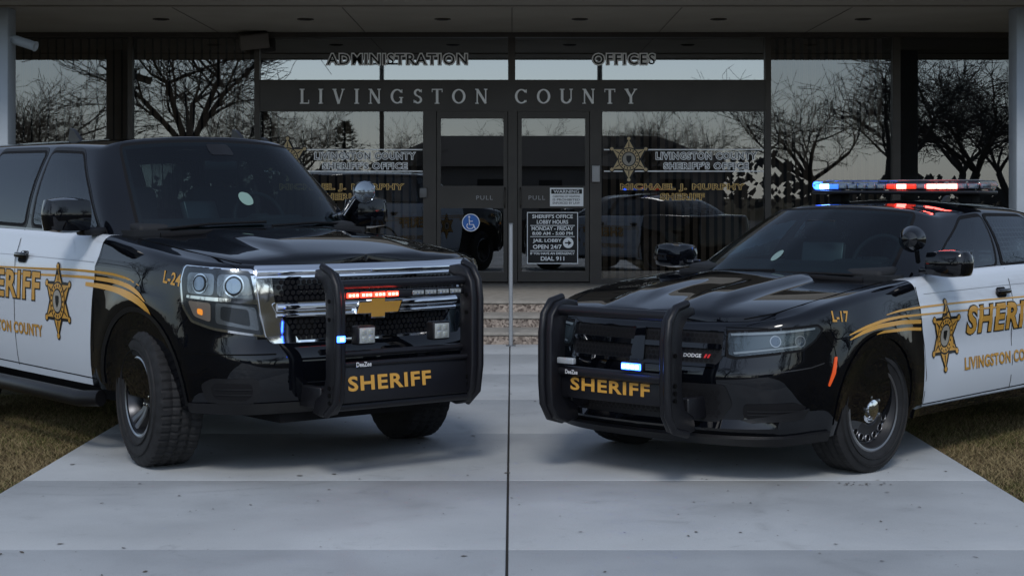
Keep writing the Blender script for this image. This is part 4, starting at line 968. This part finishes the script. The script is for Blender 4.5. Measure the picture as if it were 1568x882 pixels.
    words='LIVINGSTON COUNTY'; tot=sum((glyph(c)[1] if c!=' ' else .55) for c in words)*Hh; gap=((975-460)/115-tot)/(len(words)-1)
    x=fx(460); V=[];F=[]
    for c in words:
        if c==' ': x+=.55*Hh+gap; continue
        s,w=glyph(c)
        for k,q in enumerate(s):
            n=len(V); yo=YB-.055-.0004*(k%7)
            for (a,b_) in q: V.append((x+a*Hh,yo,fz(159.5)+b_*Hh))
            for (a,b_) in q: V.append((x+a*Hh,YB-.034,fz(159.5)+b_*Hh))
            F.append((n,n+1,n+2,n+3))
            for m in range(4): F.append((n+m,n+(m+1)%4,n+4+(m+1)%4,n+4+m))
        x+=w*Hh+gap
    mk('county_sign_letters',V,F,DW,E)
    def sign(n,x0,x1,y0,y1,m,off=.012): b2(n,fx(x0),fx(x1),YB+.008-off,YB+.008,fz(y1),fz(y0),m,E)
    sign('hours_notice_border',807,885,325,404,WT,.010); sign('hours_notice',808.2,883.8,326.2,402.8,VBLK,.013)
    ps=lambda p,q,o:Vector((p,YB-.006-o,q))
    for s,y,w,hh in (("SHERIFF'S OFFICE",331.5,62,6),('LOBBY HOURS',340,48,6),('MONDAY - FRIDAY',350,64,6),('8:00 AM - 5:00 PM',357.5,62,5),('JAIL LOBBY',369,44,6.5),('OPEN 24/7',378,44,6.5),('IF YOU HAVE AN EMERGENCY',388,68,4),('DIAL 911',396,36,6.5)):
        cxx=846 if y<365 or y>384 else 838
        textpatch('notice_text',s,fx(cxx),fz(y),w/115,hh/115,ps,WT,E,.001,bold=.022,step=None)
    for yy in (345.5,362.5,384): b2('notice_rule',fx(812),fx(880),YB-.008,YB-.0055,fz(yy+.5),fz(yy-.5),WT,E)
    conform('notice_arrow_disc',polybm([circ(fx(870),fz(372),.07)]),ps,WT,E,.001,None); conform('notice_arrow',polybm([[(fx(865),fz(371)),(fx(870),fz(371)),(fx(870),fz(368)),(fx(875),fz(372)),(fx(870),fz(376)),(fx(870),fz(373)),(fx(865),fz(373))]]),ps,VBLK,E,.003,None)
    b2('warning_notice',fx(842),fx(893),YB-.034,YB-.021,fz(316),fz(288),WT,E)
    pw=lambda p,q,o:Vector((p,YB-.034-o,q))
    b2('warning_band',fx(844),fx(891),YB-.037,YB-.0345,fz(297),fz(290),VBLK,E)
    textpatch('warning_text','WARNING',fx(867),fz(293.5),.34,.045,pw,WT,E,.005,bold=.01,step=None)
    for k,s in enumerate(('CARRYING OF WEAPONS','IS PROHIBITED','ENFORCED BY LAW')): textpatch('warning_line',s,fx(867),fz(301+k*5),.36,.03,pw,VBLK,E,.002,bold=.01,step=None)
    BL=pmat('access_blue',(.02,.14,.5),.4)
    p3=lambda p,q,o:Vector((p,YB+.006-o,q))
    conform('access_ring',polybm([circ(fx(721),fz(341),.118,32)]),p3,WT,E,.001,None); conform('access_disc',polybm([circ(fx(721),fz(341),.107,32)]),p3,BL,E,.003,None)
    arcp=[(fx(720)+.045*math.cos(a),fz(346)+.04*math.sin(a)) for a in [math.pi*.75+k*.28 for k in range(15)]]
    conform('access_symbol',polybm(band(arcp,.011)+[circ(fx(718.5),fz(332.5),.014,12)]+band([(fx(718.5),fz(335)),(fx(719),fz(344)),(fx(725),fz(344)),(fx(728),fz(351))],.014)+band([(fx(719),fz(339)),(fx(724),fz(339))],.01)),p3,WT,E,.005,None)
    b2('card_reader',fx(906),fx(918),YB-.10,YB-.03,fz(279),fz(254),pmat('reader_grey',(.35,.35,.35),.5),E,bev=.008)
    b2('intercom',fx(643),fx(654),YB-.09,YB-.03,fz(303),fz(288),pmat('intercom_grey',(.12,.12,.12),.4),E,bev=.008)
    box('speaker_box',(fx(393),YB-.22,fz(65)),(.38,.22,.20),pmat('speaker',(.09,.08,.07),.6),E,rot=(.25,-.12,.2),bev=.015); box('speaker_bracket',(fx(393),YB-.08,fz(54)),(.05,.1,.12),MATTE,E)
    cam=empty('security_camera',(-5.62,19.55,3.3))
    lathe('housing',[(.0005,-.16),(.05,-.155),(.055,-.1),(.055,.14),(.06,.16),(.05,.165),(.0005,.15)],COLM,cam,24,axis='x',rot=(0,.3,-.3)); tube('bracket',[(-.17,0,.06),(-.06,0,.06),(0,0,.03)],.018,COLM,cam)
    return E
def build_ground():
    G=bpy.data.materials.new('grass_ground'); G.use_nodes=True; nt=G.node_tree; b=nt.nodes['Principled BSDF']; b.inputs['Roughness'].default_value=.95; b.inputs['Specular IOR Level'].default_value=.1
    tc=nt.nodes.new('ShaderNodeTexCoord')
    n1=nt.nodes.new('ShaderNodeTexNoise'); n1.inputs['Scale'].default_value=1.8; n1.inputs['Detail'].default_value=8
    n2=nt.nodes.new('ShaderNodeTexNoise'); n2.inputs['Scale'].default_value=55; n2.inputs['Detail'].default_value=4
    nt.links.new(tc.outputs['Object'],n1.inputs[0]); nt.links.new(tc.outputs['Object'],n2.inputs[0])
    r=nt.nodes.new('ShaderNodeValToRGB'); e=r.color_ramp.elements; e[0].position=.35; e[0].color=(.035,.030,.014,1); e[1].position=.7; e[1].color=(.10,.078,.04,1)
    mx=nt.nodes.new('ShaderNodeMath'); mx.operation='ADD'; m2=nt.nodes.new('ShaderNodeMath'); m2.operation='MULTIPLY'; m2.inputs[1].default_value=.5
    nt.links.new(n1.outputs[0],mx.inputs[0]); nt.links.new(n2.outputs[0],mx.inputs[1]); nt.links.new(mx.outputs[0],m2.inputs[0]); nt.links.new(m2.outputs[0],r.inputs[0]); nt.links.new(r.outputs[0],b.inputs['Base Color'])
    bp=nt.nodes.new('ShaderNodeBump'); bp.inputs['Strength'].default_value=.8; bp.inputs['Distance'].default_value=.03; nt.links.new(n2.outputs[0],bp.inputs['Height']); nt.links.new(bp.outputs[0],b.inputs['Normal'])
    mk('ground',[(-300,-300,-.03),(300,-300,-.03),(300,300,-.03),(-300,300,-.03)],[(0,1,2,3)],G)
    C=bpy.data.materials.new('concrete'); C.use_nodes=True; nt=C.node_tree; b=nt.nodes['Principled BSDF']
    ge=nt.nodes.new('ShaderNodeNewGeometry')
    def noise(sc,det=6,rg=.5,dist=0):
        n=nt.nodes.new('ShaderNodeTexNoise'); n.inputs['Scale'].default_value=sc; n.inputs['Detail'].default_value=det; n.inputs['Roughness'].default_value=rg; n.inputs['Distortion'].default_value=dist; nt.links.new(ge.outputs['Position'],n.inputs['Vector']); return n.outputs[0]
    def mr(s,a,b_,c,d):
        m=nt.nodes.new('ShaderNodeMapRange'); m.inputs[1].default_value=a;m.inputs[2].default_value=b_;m.inputs[3].default_value=c;m.inputs[4].default_value=d; nt.links.new(s,m.inputs[0]); return m.outputs[0]
    def mul(a,c):
        m=nt.nodes.new('ShaderNodeMath'); m.operation='MULTIPLY'; nt.links.new(a,m.inputs[0]); nt.links.new(c,m.inputs[1]); return m.outputs[0]
    f=mul(mr(noise(.9,6),.3,.7,.85,1.12),mr(noise(160,3),.3,.7,.90,1.07))
    f=mul(f,mr(noise(14,8,.7),.60,.72,1,.80))
    f=mul(f,mr(noise(3.2,10,.75,.6),.58,.72,1,.76))
    oi=nt.nodes.new('ShaderNodeObjectInfo'); f=mul(f,mr(oi.outputs['Random'],0,1,.97,1.03))
    # faint curved tyre scuffs
    for (cx,cy,R,wd) in ((-2.2,10.9,1.95,.05),(-2.2,10.9,1.72,.03),(3.6,8.2,2.4,.06)):
        d=nt.nodes.new('ShaderNodeVectorMath'); d.operation='DISTANCE'; nt.links.new(ge.outputs['Position'],d.inputs[0]); d.inputs[1].default_value=(cx,cy,0)
        s1=nt.nodes.new('ShaderNodeMath'); s1.operation='SUBTRACT'; nt.links.new(d.outputs['Value'],s1.inputs[0]); s1.inputs[1].default_value=R
        s2=nt.nodes.new('ShaderNodeMath'); s2.operation='ABSOLUTE'; nt.links.new(s1.outputs[0],s2.inputs[0])
        g=mr(s2.outputs[0],0,wd,1,0); g=mul(g,mr(noise(5,4),.42,.6,0,1)); f=mul(f,mr(g,0,1,1,.86))
    vm=nt.nodes.new('ShaderNodeVectorMath'); vm.operation='SCALE'; vm.inputs[0].default_value=(.375,.39,.395); nt.links.new(f,vm.inputs['Scale']); nt.links.new(vm.outputs[0],b.inputs['Base Color'])
    nr=mr(noise(2.5,6),.35,.65,.5,.85); nt.links.new(nr,b.inputs['Roughness'])
    bp=nt.nodes.new('ShaderNodeBump'); bp.inputs['Strength'].default_value=.25; bp.inputs['Distance'].default_value=.004; nt.links.new(noise(220,3),bp.inputs['Height']); nt.links.new(bp.outputs[0],b.inputs['Normal'])
    E=empty('concrete_walkway')
    b2('joint_bed',-2.69,2.61,-14,17.68,-.05,-.014,pmat('joint_dirt',(.02,.018,.016),.95),E)
    y1=2600*1.6/549; y2=2600*1.6/443; sp=y2-y1
    ys=[y1+sp*k for k in range(-12,6)]
    ys=[y for y in ys if y<17.0]+[17.69]
    for a,bb in zip(ys[:-1],ys[1:]):
        for (x0,x1) in ((-2.71,-.028),(-.016,2.63)):
            b2('slab',x0,x1,a+.0025,bb-.0025,-.10,random.uniform(-.001,.001),C,E,bev=.004)
    b2('asphalt',-60,60,-46,-14.2,-.08,-.022,pmat('asphalt',(.05,.05,.052),.9,noise=.2,nscale=3),empty('parking_lot'))
    V=[];F=[]
    def bit(x,y,s):
        n=len(V); a=random.uniform(0,6.28); c,sn=math.cos(a),math.sin(a); k=random.choice((4,5,6)); asp=random.uniform(.25,.9)
        for q in range(k):
            t=2*math.pi*q/k; r=s*random.uniform(.6,1.2); u,v=r*math.cos(t),r*asp*math.sin(t); V.append((x+u*c-v*sn,y+u*sn+v*c,.003+random.uniform(0,.002)))
        F.append(tuple(range(n,n+k)))
    for k in range(420):
        bit(random.uniform(-2.6,2.55),random.uniform(7,17),random.choice((.004,.006,.008,.012,.018)))
    for k in range(22): bit(1.9+random.gauss(0,.09),9.25+random.gauss(0,.03),.011)
    mk('leaf_litter',V,F,pmat('litter',(.08,.065,.05),.9))
    V=[];F=[];rg=random.Random(3)
    mats=[pmat('blade_dry',(.25,.195,.10),.85,spec=.15),pmat('blade_green',(.09,.095,.03),.85,spec=.15),pmat('blade_brown',(.13,.09,.05),.85,spec=.15)]
    mi=[]
    def region(x0,x1,y0,y1,dn):
        for k in range(int((x1-x0)*(y1-y0)*dn)):
            x=rg.uniform(x0,x1);y=rg.uniform(y0,y1); h=rg.uniform(.01,.038); a=rg.uniform(0,6.28); l=rg.uniform(.3,2.2)*h; w=.0028
            n=len(V); ca,sa=math.cos(a),math.sin(a); b_=rg.uniform(0,6.28)
            V.extend([(x-w*sa,y+w*ca,-.03),(x+w*sa,y-w*ca,-.03),(x+l*math.cos(b_),y+l*math.sin(b_),-.03+h)]); F.append((n,n+1,n+2))
            cl=math.sin(x*2.1+math.sin(y*1.7)*2)+math.sin(y*3.3+x)
            mi.append(1 if rg.random()<.26+.18*cl else (0 if rg.random()<.65 else 2))
    region(-4.6,-2.70,8.2,13.5,6500); region(2.62,4.6,8.2,13.5,6500); region(-7,-4.6,10,16,900); region(4.6,7,10,16,900)
    o=mk('grass',V,F,None); 
    for m in mats: o.data.materials.append(m)
    o.data.polygons.foreach_set('material_index',mi)
    p=empty('metal_post',(-.012,17.5,0)); tube('post',[(0,0,0),(0,0,1.25)],.021,pmat('galvanised',(.35,.36,.37),.45,.7),p,12); lathe('cap',[(.024,0),(.024,.012),(.0005,.02)],SATIN,p,12,axis='z',loc=(0,0,1.25)); lathe('base_plate',[(.05,0),(.05,.012),(.02,.016)],SATIN,p,16,axis='z')
BARK=pmat('bark',(.05,.045,.042),.95,noise=.2,nscale=4)
def tree_mesh(seed,H,depth=5,fl=.008):
    r=random.Random(seed); V=[];F=[]
    def seg(p,q,r0,r1,n):
        d=(q-p).normalized(); u=Vector((0,0,1)) if abs(d.z)<.9 else Vector((1,0,0)); a=d.cross(u).normalized(); b=a.cross(d)
        k0=len(V); r0=max(r0,fl); r1=max(r1,fl*.7)
        for (c,rr) in ((p,r0),(q,r1)):
            for k in range(n): t=2*math.pi*k/n; V.append(c+a*math.cos(t)*rr+b*math.sin(t)*rr)
        for k in range(n): F.append((k0+k,k0+(k+1)%n,k0+n+(k+1)%n,k0+n+k))
    def grow(p,d,L,rad,lv):
        n=3 if lv<4 else 2; r0=rad
        for i in range(n):
            q=p+d*(L/n); r1=r0*.86
            seg(p,q,r0,r1,7 if lv<2 else 4 if lv<4 else 3)
            p=q; r0=r1
            d=(d+Vector((r.gauss(0,.16),r.gauss(0,.16),r.gauss(.02,.09)))).normalized()
            if lv>0 and lv<depth and i<n-1:
                s=(d+Vector((r.gauss(0,.7),r.gauss(0,.7),r.gauss(.05,.4)))).normalized(); grow(p,s,L*r.uniform(.5,.75),r0*.5,lv+1)
        if lv<depth:
            for k in range(r.choice((1,2,3)) if lv>3 else r.choice((2,3)) if lv else 5):
                s=(d*1.0+Vector((r.gauss(0,.68),r.gauss(0,.68),r.gauss(.0,.3)))).normalized(); grow(p,s,L*r.uniform(.66,.88),r0*r.uniform(.55,.72),lv+1)
    grow(Vector((0,0,-.1)),Vector((0,0,1)),H*.22,H*.021,0)
    me=bpy.data.meshes.new('tree_mesh'); me.from_pydata([tuple(v) for v in V],[],F); me.materials.append(BARK); return me
def build_env():
    ms=[tree_mesh(11,9),tree_mesh(23,10),tree_mesh(5,8)]
    pos=[(10.4,-12,1.05,0),(15.5,-13,1.1,1),(-10.4,-12,1.05,2),(-15.5,-12,1.1,0),(5.5,-34,.9,1),(-5.5,-30,.9,2),(-24,-2,1.2,1),(24,0,1.2,2),(-18,8,1.0,2),(19,9,1.05,0),(-21,18,1.1,1),(22,19,1.1,0),
         (20,-30,1.3,0),(-22,-30,1.2,2),(0,-62,1.0,1),(12,-55,1.2,2),(-13,-54,1.3,0),(28,-50,1.3,1),(-28,-50,1.2,0),(-10,-3.5,1.35,1),(10.3,-4.0,1.3,2)]
    for i,(x,y,s,k) in enumerate(pos):
        o=bpy.data.objects.new('bare_tree',ms[k]); COL.objects.link(o); o.location=(x,y,0); o.scale=(s,s,s); o.rotation_euler=(0,0,i*1.7)
    rg=random.Random(9); V=[];F=[]
    for k in range(9000):
        a=rg.uniform(math.pi*.93,math.pi*2.07); R=rg.uniform(78,112); x,y=R*math.cos(a),R*math.sin(a)
        top=2.6+1.2*math.sin(a*17)+.9*math.sin(a*41+1)+.5*math.sin(a*97); z=rg.uniform(0,1)**.8*top; w=rg.uniform(.15,.45); n=len(V)
        tx,ty=-math.sin(a),math.cos(a)
        for q in range(4):
            t=q*math.pi/2+rg.uniform(-.5,.5); r=w*rg.uniform(.5,1.4); V.append((x+tx*r*math.cos(t),y+ty*r*math.cos(t),max(0,z+r*math.sin(t))))
        F.append((n,n+1,n+2,n+3))
    mk('distant_tree_line',V,F,pmat('distant_wood_haze',(.07,.068,.066),.95))  # wood colour lightened to carry distance haze
    for (x,y,h) in ((-8.2,-38,5.0),(-12.5,-40,5.6)):
        V=[];F=[]
        for k in range(1800):
            t=rg.random(); z=.6+t*(h-.6); rr=(math.sin(math.pi*min(1,.25+t*.75))**.8)*h*.26*rg.uniform(.4,1)+.05; a=rg.uniform(0,6.28); n=len(V); s=.22
            p=Vector((rr*math.cos(a),rr*math.sin(a),z)); d=Vector((math.cos(a),math.sin(a),rg.uniform(-.5,.6)))*s; e=Vector((-math.sin(a),math.cos(a),0))*.09
            V+= [p-e,p+e,p+d]; F.append((n,n+1,n+2))
        q=empty('evergreen_tree',(x,y,0)); mk('foliage',V,F,pmat('needles',(.02,.035,.018),.9),q); tube('trunk',[(0,0,0),(0,0,h*.5),(0,0,h*.97)],.1,BARK,q,8,rs=[.16,.1,.02])
    q=empty('low_office_house',(2,-48,0)); wm=pmat('siding',(.25,.22,.2),.8,noise=.1,nscale=1); rm=pmat('shingles',(.06,.055,.05),.9)
    b2('walls',-9,9,-5,5,0,2.9,wm,q)
    mk('roof',[(-9.6,-5.6,2.85),(9.6,-5.6,2.85),(9.6,5.6,2.85),(-9.6,5.6,2.85),(-6,0,4.6),(6,0,4.6)],[(0,1,5,4),(2,3,4,5),(1,2,5),(3,0,4),(0,3,2,1)],rm,q)
    for x in (-6.5,-3,3,6.5): b2('window',x-.8,x+.8,5.0,5.04,1.0,2.2,PLAST,q)
    b2('door',-.6,.6,5.0,5.05,0,2.15,BARK,q)
    for x in (-7,4.2): 
        p=empty('utility_pole',(x,-46 if x<0 else -36,0)); tube('pole',[(0,0,0),(0,0,9)],.12,BARK,p,8); box('crossarm',(0,0,8.4),(2,.1,.1),BARK,p); 
build_ground(); build_building(); build_suv(); build_sedan(); build_env()
# ------------------------------------------------------------ light
w=bpy.data.worlds.new('World'); S.world=w; w.use_nodes=True; nt=w.node_tree; bg=nt.nodes['Background']
AZ,EL=183,44
sk=nt.nodes.new('ShaderNodeTexSky'); sk.sky_type='NISHITA'; sk.sun_disc=False; sk.sun_elevation=math.radians(EL); sk.sun_rotation=math.radians(AZ); sk.air_density=1.0; sk.dust_density=.6; sk.ozone_density=1.5
hs=nt.nodes.new('ShaderNodeHueSaturation'); hs.inputs['Saturation'].default_value=.55
tn=nt.nodes.new('ShaderNodeVectorMath'); tn.operation='MULTIPLY'; tn.inputs[1].default_value=(.90,.985,1.09)
nt.links.new(sk.outputs[0],hs.inputs['Color']); nt.links.new(hs.outputs[0],tn.inputs[0]); nt.links.new(tn.outputs[0],bg.inputs[0]); bg.inputs[1].default_value=.15
sl=bpy.data.lights.new('sun','SUN'); sl.energy=1.5; sl.angle=math.radians(14); sl.color=(1,.97,.93); so=bpy.data.objects.new('sun',sl); COL.objects.link(so)
az=math.radians(AZ); el=math.radians(EL); d=Vector((math.sin(az)*math.cos(el),math.cos(az)*math.cos(el),math.sin(el)))
so.rotation_euler=d.to_track_quat('Z','Y').to_euler()
c=bpy.data.cameras.new('camera'); co=bpy.data.objects.new('camera',c); COL.objects.link(co); co.location=(0,0,1.6); co.rotation_euler=(math.pi/2,0,0)
c.sensor_width=36; c.lens=2600/1568*36; c.shift_y=-(441-292)/1568; c.clip_end=1000; S.camera=co
S.view_settings.view_transform='Standard'; S.view_settings.look='None'; S.view_settings.exposure=0
